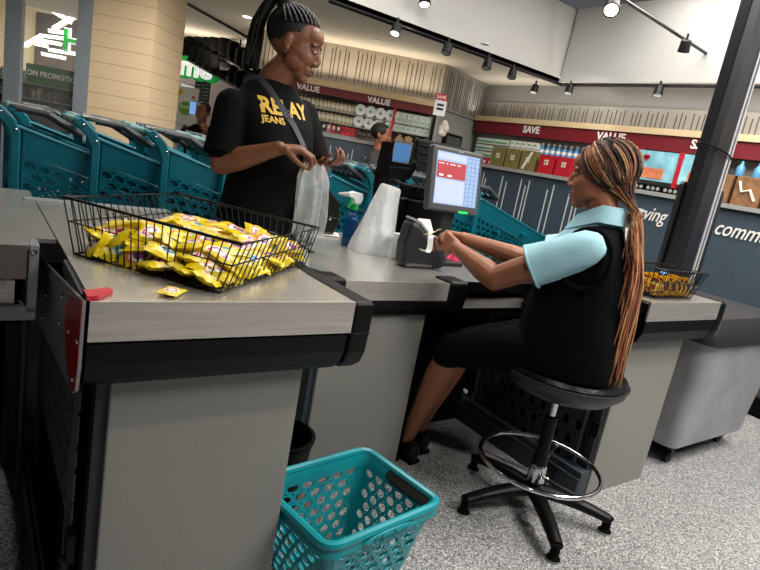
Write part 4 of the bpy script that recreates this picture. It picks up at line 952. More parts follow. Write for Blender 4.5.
# recessed black handle on the right rim
a = MB()
hA, hB = R0.lerp(R1, 0.38), R0.lerp(R1, 0.93); inn = (cen - R0.lerp(R1, 0.5)).normalized()
w_ = []
for q in range(24):
    th = 2 * PI * q / 24; cx, sx = math.cos(th), math.sin(th)
    f = 0.5 + 0.5 * math.copysign(abs(cx) ** 0.5, cx); w_.append(hA.lerp(hB, f) + inn * (0.006 + 0.016 + 0.016 * math.copysign(abs(sx) ** 0.6, sx)) + V((0, 0, 0.006 - .028 * (0.022 + 0.016 * math.copysign(abs(sx) ** 0.6, sx)) / .04)))
a.loft([w_, [p - V((0, 0, 0.006)) for p in w_]]); a.build('handle', black_pl, t)
# embossed oval badge on the front rim
fa, fb = R1.lerp(R2, 0.5), (R2 - R1).normalized() * -1
outn = (R1.lerp(R2, 0.5) - cen); outn.z = 0; outn.normalize()
a = MB(); a.ell(fa + outn * 0.012 - UZ * 0.02, (0.105, 0.006, 0.016), Matrix((fb, outn, UZ)).transposed(), 24, 10); bd = a.build('badge', teal_bk, t, smooth=True)
text_mb('Checkers', 0.034, fa + outn * 0.019 - UZ * 0.030 - fb * 0.072, fb, UZ, 0.003, 0.2, 0.0006).build('embossed_lettering', mat('teal_emboss', (6, 118, 128), 0.3), bd)

# ------------------------------------------------------------------ till equipment
# wrapped stack of cups / roll, lying upright on the middle counter
base = onz(369, 251, 0.846); tipp = base + V((0.06, 0.0, 0.315))
def wrap_rings(b, tp, r0, r1, wr, n=12, seg=40, tail=0):
    out = []; axis = (tp - b).normalized(); u = axis.orthogonal().normalized(); w = axis.cross(u)
    for i in range(n + 1):
        f = i / n; r = r0 + (r1 - r0) * f; c = b.lerp(tp, f)
        out.append([c + (u * math.cos(2 * PI * k / seg) + w * math.sin(2 * PI * k / seg)) * (r * (1 + wr * (1.1 - f) * math.sin(k * 0.79 + f * 5) + wr * 0.5 * math.sin(k * 1.57 + f * 9))) for k in range(seg)])
    return out
t = thing('wrapped_cup_stack', 'tall tapering stack of white cups in clear plastic wrap', 'cup stack', base[:])
a = MB(); r_ = wrap_rings(base, tipp, 0.108, 0.052, 0.05); 
for p in r_[0]: p.z = 0.847
top_c = tipp; r_.append([top_c + (p - top_c) * 0.9 + (tipp - base).normalized() * 0.01 for p in r_[-1]]); a.loft(r_); a.build('plastic_wrap', wrap_m, t, smooth=True)
a = MB(); 
for i in range(9):
    f0 = i / 9.3; c0 = base.lerp(tipp, f0 + 0.02); rr0 = 0.086 + (0.040 - 0.086) * f0
    a.lathe([(rr0, 0), (rr0 * 1.06, 0.003), (rr0 * 0.9, 0.032)], c0, 24, (tipp - base))
a.build('cups', white_m, t, smooth=True)
b2 = onz(398, 259, 0.846)
t = thing('cup_stack', 'short stack of white paper cups in a clear sleeve beside the tall one', 'cup stack', b2[:])
a = MB(); a.lathe([(0.036, 0.002), (0.034, 0.07), (0.046, 0.072), (0.047, 0.08), (0.040, 0.12), (0.038, 0.12)], b2, 24); a.build('cups', white_m, t, smooth=True)
a = MB(); a.lathe([(0.050, 0.001), (0.048, 0.06), (0.050, 0.10)], b2, 24, cap=False); a.build('clear_sleeve', bag_m, t, smooth=True)
# spray bottle
sb = V((1.545, 2.36, 0.846))
t = thing('spray_bottle', 'blue spray bottle with green and white trigger head', 'spray bottle', sb[:])
a = MB(); a.lathe([(0.036, 0), (0.04, 0.01), (0.04, 0.05), (0.034, 0.08), (0.040, 0.12), (0.030, 0.15), (0.014, 0.165), (0.013, 0.185)], sb, 24); a.build('bottle', blue_cl, t, smooth=True)
a = MB(); a.lathe([(0.018, 0.18), (0.019, 0.205), (0.012, 0.21)], sb, 16); a.build('collar', green_pl, t, smooth=True)
dl = V((-0.93, -0.36, 0)); a = MB(); a.prism([(-0.03, 0.21), (0.012, 0.21), (0.03, 0.235), (0.075, 0.245), (0.078, 0.262), (0.03, 0.27), (-0.035, 0.262), (-0.045, 0.235)], sb - dl.cross(UZ) * 0.012, dl, UZ, dl.cross(UZ) * 0.024); a.build('spray_head', white_m, t, bevel=0.004)
a = MB(); a.prism([(0.03, 0.245), (0.055, 0.243), (0.05, 0.215), (0.062, 0.19), (0.052, 0.188), (0.032, 0.215)], sb - dl.cross(UZ) * 0.006, dl, UZ, dl.cross(UZ) * 0.012); a.build('trigger', green_pl, t, bevel=0.002)
a = MB(); a.lathe([(0.012, 0), (0.010, 0.03), (0.004, 0.075)], sb + dl * 0.075 + UZ * 0.253, 12, dl); a.build('nozzle', shelf_m, t, smooth=True)
# paper sheets on the counter
p = onz(325, 234, 0.849); a = MB(); a.prism([(-0.09, -0.02), (0.05, -0.07), (0.10, 0.03), (-0.03, 0.10), (-0.08, .05)], p - UZ * 0.002, (1, 0, 0), (0, 1, 0), (0, 0, 0.008)); a.prism([(-0.07, -0.01), (0.04, -0.05), (0.09, 0.05), (-0.01, 0.09)], p + UZ * 0.006, (1, 0.1, 0), (-0.1, 1, 0), (0, 0, 0.006))
tag(a.build('tissue_paper', paper_m, bevel=0.003), 'loose pile of white tissue sheets left of the spray bottle', 'tissue')
# touch screen till
mc = ony(457, 181, 2.08)
t = thing('till_monitor', 'dark grey touch screen till with blue and red display facing the cashier', 'monitor', (mc.x + .02, 2.12, 0.838))
tilt = math.radians(9); su = V((1, 0.02, 0)).normalized(); sv = V((0, math.sin(tilt), math.cos(tilt))); sn = su.cross(sv)
def scr(x, z, d=0): return mc + su * x + sv * z + sn * d
a = MB(); a.obox(scr(0, 0, -0.022), su * 0.168, sn * 0.022, sv * 0.152); fr = a.build('housing', mat('till_grey', (78, 78, 80), 0.45, 0, 0.05, 20), t, bevel=0.012)
screen_m = mat('till_screen', (160, 184, 220), 0.25, emis=0.36); red_s = mat('till_red', (176, 72, 78), 0.3, emis=0.36); pale_s = mat('till_pale', (186, 198, 226), 0.3, emis=0.36); grid_m = mat('till_grid', (100, 128, 178), 0.3, emis=0.36); tx_m = mat('till_text', (245, 235, 240), 0.3, emis=1)
a = MB(); a.obox(scr(0, 0.004, 0.001), su * 0.142, sn * 0.001, sv * 0.122); sc_ = a.build('screen', screen_m, t)
def sbox(x0, x1, z0, z1, d, m, nm, par):
    a = MB(); a.obox(scr((x0 + x1) / 2, (z0 + z1) / 2, d), su * ((x1 - x0) / 2), sn * 0.0004, sv * ((z1 - z0) / 2)); return a.build(nm, m, par)
sbox(-0.138, 0.048, 0.09, 0.118, 0.0028, pale_s, 'title_bar', sc_); rp = sbox(-0.138, 0.050, 0.005, 0.082, 0.0028, red_s, 'red_message', sc_)
sbox(-0.138, 0.048, -0.112, -0.002, 0.0026, pale_s, 'lower_field', sc_)
a = MB()
for i in range(12):
    if i in (3, 5, 9): continue
    a.obox(scr(-0.125 + i * 0.012, 0.071, 0.0036), su * 0.004, sn * 0.0003, sv * 0.002)
for x in (-0.11, -0.055): a.obox(scr(x, 0.017, 0.0036), su * 0.013, sn * 0.0003, sv * 0.004)
a.build('message_text', tx_m, sc_)
a = MB()
for i in range(4): a.obox(scr(0.058 + i * 0.027, 0.004, 0.0034), su * 0.0009, sn * 0.0003, sv * 0.118)
for i in range(12): a.obox(scr(0.098, -0.11 + i * 0.0205, 0.0034), su * 0.04, sn * 0.0003, sv * 0.0009)
a.build('key_grid', grid_m, sc_)
a = MB(); a.obox(scr(0.01, 0.138, 0.0005), su * 0.016, sn * 0.0006, sv * 0.003); a.build('maker_plate', shelf_m, fr)
a = MB(); a.obox(scr(0.06, -0.147, -0.0), su * 0.03, sn * 0.003, sv * 0.005); a.build('green_led_bar', mat('led_green', (30, 190, 70), 0.4, emis=1.2), fr)
a = MB(); a.box((mc.x - 0.03, 2.10, 0.838), (mc.x + 0.05, 2.16, mc.z - 0.05)); a.box((mc.x - 0.1, 2.04, 0.838), (mc.x + 0.12, 2.22, 0.86)); a.build('stand', dark_grey, t, bevel=0.006)
# customer display behind the till
c2 = ony(440, 150, 2.6); t = thing('customer_display', 'dark grey slatted display back standing behind the till monitor', 'display', (c2.x, 2.6, 0.85))
a = MB(); a.obox(c2 + V((0.02, 0.02, -0.05)), V((0.17, -0.03, 0)), V((0.005, 0.03, 0)), V((0, 0.01, 0.09))); a.build('housing', black_pl, t, bevel=0.012)
a = MB()
for k in range(3): a.obox(c2 + V((0.02, -0.02, 0.01 - k * 0.045)), V((0.15, -0.027, 0)), V((0.0, 0.004, 0)), V((0, 0, 0.003)))
a.build('vent_ribs', dark_grey, t)
a = MB(); a.box((c2.x - 0.02, 2.60, 0.84), (c2.x + 0.06, 2.65, c2.z - 0.08)); a.build('stand', black_pl, t)
a = MB(); a.box((1.80, 2.26, 0.839), (2.08, 2.42, 1.12)); a.box((1.83, 2.29, 1.12), (2.08, 2.42, 1.19)); tag(a.build('receipt_printer', black_pl, bevel=0.01), 'black receipt printer block behind the till monitor, left side', 'printer')
# card terminal on pole
ct = ony(401, 157, 2.30); t = thing('card_terminal', 'black card terminal with blue screen on a tall black stand', 'card terminal', (ct.x, 2.38, 0.846))
tu = V((0.86, -0.50, 0)); tv = V((-0.10, -0.17, 0.98)).normalized(); tv = (tv - tu * tv.dot(tu)).normalized(); tn = tu.cross(tv)
a = MB(); a.obox(ct + tn * -0.02 - tv * 0.02, tu * 0.052, tn * 0.02, tv * 0.095); hs = a.build('housing', black_pl, t, bevel=0.008)
a = MB(); a.obox(ct + tv * 0.02, tu * 0.040, tn * 0.001, tv * 0.044); a.build('screen', mat('terminal_blue', (74, 124, 178), 0.2, emis=0.5), hs)
a = MB(); a.obox(ct + tv * 0.02 - tn * 0.0008, tu * 0.045, tn * 0.001, tv * 0.049); a.build('screen_frame', shelf_m, hs)
a = MB()
for i in range(3):
    for j in range(3): a.obox(ct + tu * (-0.022 + 0.022 * i) + tv * (-0.045 - 0.016 * j) + tn * 0.001, tu * 0.008, tn * 0.003, tv * 0.005)
a.build('keypad', dark_grey, hs)
a = MB(); a.prism([(-0.055, -0.10), (0.06, -0.10), (0.085, -0.03), (0.07, 0.0), (0.05, -0.04), (-0.055, -0.05)], ct + tn * -0.03 - tv * 0.0, tu, tv, tn * 0.06); a.build('side_shield', black_pl, t, bevel=0.006)
a = MB(); a.tube([ct + V((-0.045, 0.06, 0.06)), ct + V((-0.04, 0.06, -0.10)), V((ct.x + 0.0, 2.38, 0.85))], [0.04, 0.055, 0.05], 4); a.lathe([(0.07, 0), (0.065, 0.012), (0.04, 0.02)], (ct.x, 2.38, 0.846), 20); a.build('stand', black_pl, t)
# scanner body, rounded dark housing with card slot in front of the monitor
sc0 = onz(425, 258, 0.846); t = thing('scanner_unit', 'rounded dark grey scanner housing in front of the till monitor', 'scanner', (sc0.x, sc0.y, 0.846))
a = MB(); px_ = ony(418, 232, 2.0)
a.prism([(-0.10, 0.0), (0.13, 0.0), (0.14, 0.04), (0.10, 0.09), (0.03, 0.14), (-0.05, 0.20), (-0.09, 0.21), (-0.11, 0.10)], (px_.x, 1.93, 0.847), (1, -0.05, 0), UZ, (0.02, 0.10, 0)); a.build('housing', dark_grey, t, bevel=0.02)
a = MB(); a.prism([(-0.085, 0.212), (-0.04, 0.198), (0.03, 0.145), (0.09, 0.10), (0.10, 0.105), (0.035, 0.153), (-0.035, 0.208), (-0.08, 0.222)], (px_.x, 1.945, 0.847), (1, -0.05, 0), UZ, (0.014, 0.07, 0)); a.build('pale_top_edge', shelf_m, t)  # pale strip along the sloping top edge of the housing
a = MB(); a.box((px_.x + 0.03, 2.035, 0.99), (px_.x + 0.11, 2.045, 1.06), rot=(-0.6, 0, 0.1)); tag(a.build('receipt_slip', paper_m), 'white receipt slip curling out behind the cashier\'s hands', 'receipt')
# black side wing under card terminal
a = MB(); p = ony(402, 205, 2.3); a.prism([(-0.03, 0), (0.09, 0), (0.08, 0.20), (0.03, 0.28), (-0.02, 0.27)], (p.x - .01, 2.28, 0.847), (1, 0, 0), UZ, (0, 0.05, 0)); tag(a.build('speaker_box', black_pl, bevel=0.01), 'upright black box between the tall cup stack and the scanner', 'box')
# pink wrapper and clear bag at the desk
p = onz(455, 262, 0.847); a = MB(); 
pts = []
rg = []
for k in range(7):
    f = k / 6; rg.append([p + V((0.04 * (f - .5) + 0.028 * math.cos(q) * (1.1 - f * .6), 0.045 * math.sin(q) * (1 - .4 * f), 0.005 + 0.055 * f + 0.008 * math.sin(q * 3 + k))) for q in [2 * PI * j / 14 for j in range(14)]])
a.loft(rg); tag(a.build('crumpled_wrapper', pinkbag, smooth=True), 'small crumpled pink wrapper on the counter under the cashier\'s hands', 'wrapper')
p = onz(478, 262, 0.84); a = MB(); a.prism([(-0.08, -0.12), (0.16, -0.10), (0.17, 0.10), (-0.05, 0.16)], p, (1, 0, 0), (0, 1, 0), (0, 0, 0.008)); tag(a.build('keyboard_mat', mat('keys_grey', (150, 152, 152), 0.5, 0, 0.5, 90), bevel=0.002), 'grey patterned plastic sheet on the desk under the cashier\'s forearms', 'sheet')

# ------------------------------------------------------------------ stool
S = V((1.92, 1.255, 0)); t = thing('drafting_stool', 'black padded drafting stool with chrome foot ring and five feet', 'stool', S[:])
a = MB(); a.lathe([(0.02, 0.522), (0.10, 0.524), (0.19, 0.545), (0.240, 0.590), (0.247, 0.618), (0.238, 0.622)], S, 40); a.build('seat_shell', mat('seat_shell_black', (24, 24, 26), 0.4, 0, 0.05), t, smooth=True)
a = MB(); a.lathe([(0.238, 0.618), (0.243, 0.628), (0.234, 0.642), (0.15, 0.650), (0.02, 0.648)], S, 40); a.build('seat', leather, t, smooth=True)
a = MB(); a.tube([S + V((0.2465 * math.cos(q), 0.2465 * math.sin(q), 0.620)) for q in [2 * PI * k / 48 for k in range(48)]], 0.003, 6, closed=True); a.build('seat_piping', dark_grey, t, smooth=True)
a = MB(); a.lathe([(0.014, 0.38), (0.014, 0.53)], S, 16); a.build('gas_lift', chrome, t, smooth=True)
a = MB(); a.lathe([(0.03, 0.10), (0.03, 0.24), (0.026, 0.27), (0.026, 0.42), (0.02, 0.425)], S, 20); a.build('column', black_pl, t, smooth=True)
a = MB(); a.tube([S + V((0.243 * math.cos(q), 0.243 * math.sin(q), 0.215)) for q in [2 * PI * k / 64 for k in range(64)]], 0.0095, 10, closed=True); fr = a.build('foot_ring', chrome, t, smooth=True)
for q in (0.35, 0.35 + 2.1, 0.35 + 4.2):
    a = MB(); a.tube([S + V((0.03 * math.cos(q), 0.03 * math.sin(q), 0.17)), S + V((0.238 * math.cos(q), 0.238 * math.sin(q), 0.213))], 0.006, 8); a.build('spoke', chrome, fr, smooth=True)
a = MB(); a.lathe([(0.033, 0.13), (0.036, 0.14), (0.036, 0.20), (0.032, 0.21)], S, 20); a.lathe([(0.012, 0.03), (0.012, 0.06)], S + V((0, 0, 0.165)), 12, V((-0.5, -0.85, 0))); a.build('ring_clamp', chrome, fr, smooth=True)
for k in range(5):
    q = math.radians(-122 + 72 * k + 0); d = V((math.cos(q), math.sin(q), 0)); w = V((-d.y, d.x, 0)); rings = []
    for f in [j / 10 for j in range(11)]:
        r = 0.02 + 0.295 * f; zt_ = 0.125 - 0.045 * f ** 2.0; hh = 0.058 - 0.020 * f; ww = 0.036 - 0.011 * f
        c = S + d * r; rings.append([c + w * (ww * math.cos(x) ) + UZ * (zt_ - hh / 2 + hh / 2 * math.sin(x)) for x in [2 * PI * j / 12 for j in range(12)]])
    a = MB(); a.loft(rings); lg = a.build('leg', black_pl, t, smooth=True)
    a = MB(); a.lathe([(0.026, 0.0), (0.028, 0.004), (0.026, 0.012), (0.018, 0.02), (0.017, 0.055), (0.022, 0.07)], S + d * 0.31, 16); a.build('foot_glide', black_mt, lg, smooth=True)
    a = MB(); a.lathe([(0.0275, 0.001), (0.0285, 0.006), (0.0275, 0.009)], S + d * 0.31, 16, cap=False); a.build('glide_trim', shelf_m, lg, smooth=True)

# ------------------------------------------------------------------ people
def frame(f, upv=UZ):
    f = V(f).normalized(); l = V(upv).cross(f).normalized(); u = f.cross(l); return f, l, u
def ring(c, F, L, rf, rl, n=28, p=2.4):
    out = []
    for k in range(n):
        q = 2 * PI * k / n; cx, sx = math.cos(q), math.sin(q)
        out.append(c + F * (rf * math.copysign(abs(cx) ** (2 / p), cx)) + L * (rl * math.copysign(abs(sx) ** (2 / p), sx)))
    return out
def head(a, c, f, k=1.0, up_=UZ, ears=True):
    """skull, jaw, nose, lips, brow, cheeks and ears merged into the body surface"""
    F, L, U = frame(f, up_); Rm = Matrix((F, L, U)).transposed()
    def P(x, y, z): return c + (F * x + L * y + U * z) * k
    def e(x, y, z, r, rot=Rm): a.ell(P(x, y, z), tuple(q * k for q in r), rot, 18, 12)
    e(-0.015, 0, 0.03, (0.098, 0.076, 0.088)); e(0.026, 0, -0.02, (0.066, 0.066, 0.085)); e(0.035, 0, -0.072, (0.050, 0.050, 0.040))
    e(0.066, 0, -0.098, (0.024, 0.026, 0.020)); e(0.05, 0, 0.045, (0.045, 0.055, 0.04))
    for s in (-1, 1):
        e(0.052, 0.036 * s, -0.030, (0.034, 0.030, 0.032)); e(0.03, 0.045 * s, -0.058, (0.04, 0.022, 0.03)); e(0.076, 0.030 * s, 0.020, (0.013, 0.026, 0.008)); e(0.094, 0.014 * s, -0.037, (0.011, 0.010, 0.009))
        e(0.0775, 0.031 * s, 0.002, (0.011, 0.0165, 0.0095))
        if ears: e(-0.010, 0.076 * s, -0.008, (0.016, 0.010, 0.031)); e(-0.002, 0.079 * s, -0.030, (0.009, 0.008, 0.012))
    a.tube([P(0.082, 0, 0.015), P(0.096, 0, -0.012), P(0.103, 0, -0.030)], [0.009 * k, 0.011 * k, 0.013 * k], 12); e(0.100, 0, -0.033, (0.011, 0.015, 0.010))
    e(0.088, 0, -0.062, (0.011, 0.025, 0.0075)); e(0.085, 0, -0.075, (0.011, 0.022, 0.008)); e(0.078, 0, -0.066, (0.012, 0.036, 0.022))
    return P, Rm
def face_parts(P, Rm, k, root, look):
    F, L, U = Rm.col[0], Rm.col[1], Rm.col[2]
    for s in (-1, 1):
        a = MB(); a.ell(P(0.0805, 0.031 * s, 0.0005), (0.0092 * k, 0.0125 * k, 0.0050 * k), Rm, 14, 10); ey = a.build('eye', eye_w, root, smooth=True)
        a = MB(); a.ell(P(0.0865, 0.031 * s + look * 0.003, -0.0015), (0.0045 * k, 0.0058 * k, 0.0052 * k), Rm, 12, 8); a.build('iris', eye_d, ey, smooth=True)
        a = MB(); a.tube([P(0.083 - abs(t) * 0.012, 0.031 * s + t * 0.016, 0.0065 - abs(t) * 0.005) for t in (-1, -.5, 0, .5, 1)], [0.0018 * k, 0.003 * k, 0.0036 * k, 0.003 * k, 0.0018 * k], 6); a.build('eyelid_line', eye_d, ey)
        a = MB(); a.tube([P(0.0905 - abs(t) * 0.02, 0.033 * s + t * 0.022, 0.026 - t * s * 0.002 - t * t * 0.005) for t in (-1, -.5, 0, .5, 1)], [0.001 * k, 0.003 * k, 0.0034 * k, 0.003 * k, 0.001 * k], 6); a.build('eyebrow', hair_k, root)
    a = MB()
    a.ell(P(0.0935, 0, -0.0625), (0.0075 * k, 0.021 * k, 0.0058 * k), Rm, 16, 8); a.ell(P(0.090, 0, -0.0745), (0.0085 * k, 0.018 * k, 0.0062 * k), Rm, 16, 8); a.build('lips', lip_m, root, smooth=True)
def hand(a, W, d, n, side, curls=(0.5, 0.5, 0.4), thumb=0.3, k=1.0, spread=0.08, pinch=False):
    """palm and five bent fingers; side=+1/-1 puts the thumb on that side of d x n"""
    d = V(d).normalized(); n = V(n); n = (n - d * n.dot(d)).normalized(); s = d.cross(n).normalized() * side
    offs = [0.030, 0.010, -0.010, -0.028]; lens = [0.95, 1.05, 0.98, 0.78]
    for i, (o, ln) in enumerate(zip(offs, lens)):
        K = W + (d * (0.088 - 0.006 * abs(i - 1.2)) + s * o) * k
        a.caps(W + (d * 0.012 + s * o * 0.62) * k, K, 0.0155 * k, 0.0125 * k, 10)
        ang = 0; p = K; sp = spread * (1.2 - i) * 0.9
        for j, (L_, r) in enumerate(((0.040, 0.0098), (0.026, 0.0090), (0.021, 0.0080))):
            c_ = curls[j] * (1.25 if (pinch and i == 0) else 1.0 + 0.12 * i); ang += c_
            q = p + (d * math.cos(ang) + n * math.sin(ang) + s * sp * math.cos(ang)) * (L_ * ln * k)
            a.caps(p, q, r * k, (r - 0.0009) * k, 10); p = q
    T = W + (d * 0.025 + s * 0.026) * k; a.caps(W + d * 0.01 * k, T, 0.017 * k, 0.0155 * k, 10)
    td = (d * 0.72 + s * (0.62 - thumb * 0.5) + n * (0.15 + thumb)).normalized(); p = T
    for L_, r in ((0.038, 0.0135), (0.030, 0.0115), (0.024, 0.0098)):
        q = p + td * (L_ * k); a.caps(p, q, r * k, (r - 0.0012) * k, 10); p = q; td = (td * 0.9 + d * 0.25 - s * 0.18 + n * 0.1).normalized()
    return p

# ---- cashier, seated, seen from her left
F = V((-.45, .893, 0)).normalized(); L = V((-F.y, F.x, 0)); O = V((1.90, 1.25, 0))
def a_(f, l, z): return O + F * f + L * l + UZ * z
cash = thing('person', 'seated woman at the till, light blue shirt, black vest, long copper braids', 'person', O[:])
HC = a_(0.045, 0, 1.375); hf = (F * 0.985 + UZ * -0.12 + L * 0.02)
a = MB(); PH, RH = head(a, HC, hf, 1.04, UZ, False)
a.chain([a_(-0.01, 0, 1.19), a_(0.0, 0, 1.25), a_(0.03, 0, 1.31)], [0.062, 0.055, 0.055])
a.loft([ring(a_(f, 0, z), F, L, rf, rl) for f, z, rf, rl in ((-.02, .66, .13, .16), (-.02, .8, .13, .155), (0, .95, .12, .15), (0.01, 1.08, .11, .135), (0, 1.16, .075, .125), (-.005, 1.21, .05, .08))])
shN, shF_ = a_(0.0, .172, 1.125), a_(0.0, -.172, 1.13)
elN, elF = a_(.285, .215, .945), a_(.28, -.20, .985)
wrN, wrF = a_(.50, .095, 1.005), a_(.515, -.02, 1.035)
a.chain([shN, shN.lerp(elN, .5), elN], [.048, .051, .046]); a.chain([elN, elN.lerp(wrN, .3), wrN.lerp(elN, 0.25), wrN], [.045, .046, .032, .026])
a.chain([shF_, shF_.lerp(elF, .5), elF], [.048, .05, .044]); a.chain([elF, elF.lerp(wrF, .3), wrF.lerp(elF, 0.25), wrF], [.043, .043, .031, .026])
dN = (a_(.60, .03, 1.02) - wrN).normalized(); dF = (a_(.62, .03, 1.03) - wrF).normalized()
hand(a, wrN, dN, (-L + UZ * -0.2), 1, (0.55, 0.7, 0.5), 0.35, 0.98)
hand(a, wrF, dF, (L * 0.6 - UZ * 0.8), -1, (0.5, 0.75, 0.5), 0.35, 0.98)
for s, kx in ((1, .46), (-1, .47)):
    hip = a_(0, .09 * s, .70); kn, an = (V((1.635, 1.60, .585)), V((1.645, 1.765, .10))) if s > 0 else (V((1.77, 1.66, .585)), V((1.75, 1.82, .10)))
    a.chain([hip, hip.lerp(kn, .5), kn], [.10, .08, .055]); a.chain([kn, kn.lerp(an, .3), kn.lerp(an, .7), an], [.056, .058, .040, .033]); a.chain([an, an + F * .05 - UZ * .05], [.032, .028])
a.build('body', skin_b, cash, remesh=0.0042, sm=4)
face_parts(PH, RH, 1.04, cash, 0)
# vest
a = MB()
a.loft([ring(a_(f, 0, z), F, L, rf, rl, p=2.5) for f, z, rf, rl in ((.0, .645, .195, .205), (.0, .70, .205, .21), (.0, .80, .195, .20), (.01, .90, .175, .185), (.02, 1.0, .17, .178), (.02, 1.08, .145, .182), (.0, 1.14, .105, .180), (-.01, 1.178, .080, .145), (-.015, 1.205, .062, .085))])
a.build('vest', vest_m, cash, remesh=0.009, sm=5)
for s in (1, -1):
    a = MB(); c = a_(0.0, .178 * s, 1.085); a.tube([c + F * (0.085 * math.cos(q)) + UZ * (0.105 * math.sin(q)) + L * (0.012 * s * (1 - abs(math.cos(q)) * .5) - 0.03 * s * max(0, math.sin(q))) for q in [2 * PI * k / 28 for k in range(28)]], 0.010, 8, closed=True); a.build('armhole_ribbing', vest_m, cash, smooth=True)
# shirt: sleeves with open hem, yoke, collar
for s, sh, el in ((1, shN, elN), (-1, shF_, elF)):
    a = MB(); ax_ = (el - sh).normalized(); u = ax_.orthogonal().normalized(); w = ax_.cross(u); rings = []
    prof = [(-0.055, .024), (-0.045, .040), (-0.01, .060), (0.05, .069), (0.12, .073), (0.18, .077), (0.205, .080), (0.205, .074), (0.12, .066)]
    for t_, r in prof:
        c = sh + ax_ * t_; rings.append([c + (u * math.cos(q) + w * math.sin(q)) * (r * (1 + 0.035 * math.sin(q * 5 + t_ * 30))) for q in [2 * PI * k / 36 for k in range(36)]])
    a.loft(rings); sl = a.build('shirt_sleeve', shirt_m, cash, smooth=True)
    a = MB(); a.tube([sh + ax_ * 0.200 + (u * math.cos(q) + w * math.sin(q)) * .0800 for q in [2 * PI * k / 36 for k in range(36)]], 0.0035, 6, closed=True); a.build('sleeve_hem', shirt_m, sl, smooth=True)
a = MB()
cr = []
for z, f, rf, rl in ((1.175, 0.025, .105, .105), (1.225, .012, .082, .078), (1.268, .004, .068, .064), (1.275, .002, .072, .070), (1.235, 0.0, .094, .090), (1.215, 0.0, .104, .10)):
    cr.append([p + UZ * (-0.055 * max(0, (p - O).dot(F) - f) / rf) + F * (0.02 * max(0, ((p - O).dot(F) - f)) / rf) for p in ring(a_(f, 0, z), F, L, rf, rl, 36, 2)])
a.loft(cr, cap=False); a.build('shirt_collar', shirt_m, cash, smooth=True, solid=0.003)
# skirt
a = MB()
for s in (1, -1):
    kn = V((1.635, 1.60, .585)) if s > 0 else V((1.77, 1.66, .585)); hp_ = a_(-.02, .09 * s, .715)
    a.chain([hp_, hp_.lerp(kn, .5) + UZ * .012, kn, kn + F * .012 - UZ * .02], [.115, .098, .070, .066])
a.chain([a_(0.2, 0, .68), a_(.40, 0, .60)], [.09, .06]); a.chain([a_(-.06, 0.07, .70), a_(-.06, -.07, .70)], [.125, .125])
sk = a.build('skirt', skirt_m, cash, remesh=0.009, sm=6)
for s in (1, -1):
    an = V((1.645, 1.765, 0)) if s > 0 else V((1.75, 1.82, 0)); a = MB(); d = V((-.12, .99, 0)).normalized(); w = V((-d.y, d.x, 0))
    a.loft([[an + d * (x) + w * (wd * math.cos(q)) + UZ * (0.012 + max(-.010, hh * (0.5 + 0.5 * math.sin(q)))) for q in [2 * PI * k / 20 for k in range(20)]] for x, wd, hh in ((-.075, .012, .05), (-.065, .03, .085), (-.02, .036, .085), (.03, .040, .075), (.09, .046, .055), (.14, .040, .045), (.165, .015, .03))])
    a.cur = 0; sh_ = a.build('shoe', leather, cash, smooth=True); a = MB()
    a.prism([(-.075, -.03), (.13, -.043), (.16, 0), (.13, .043), (-.075, .03)], an + UZ * 0.0, d, w, UZ * 0.016); a.build('shoe_sole', black_mt, sh_)
# braids
hb = [mat('braid_dark', (44, 28, 24), 0.6, 0, 0.3, 150, 0.6, 260), mat('braid_brown', (104, 62, 42), 0.6, 0, 0.3, 150, 0.6, 260), mat('braid_copper', (176, 104, 62), 0.6, 0, 0.25, 150, 0.6, 260), mat('braid_blonde', (206, 160, 112), 0.6, 0, 0.2, 150, 0.6, 260)]
random.seed(5)
a = MB(); kx = 1.04
a.cur = 0
a.ell(PH(-0.022, 0, 0.036), (0.099 * kx, 0.081 * kx, 0.092 * kx), RH, 24, 14)
HF, HL, HU = RH.col[0], RH.col[1], RH.col[2]
tie = a_(-0.108, 0.02, 1.268)
hcen = PH(-0.022, 0, 0.036)
def onskull(d, ex=0.006):
    x, y, z = d.dot(HF), d.dot(HL), d.dot(HU)
    r = 1 / math.sqrt((x / (0.101 * kx)) ** 2 + (y / (0.083 * kx)) ** 2 + (z / (0.094 * kx)) ** 2); return hcen + d * (r + ex)
tdir = (tie - hcen).normalized()
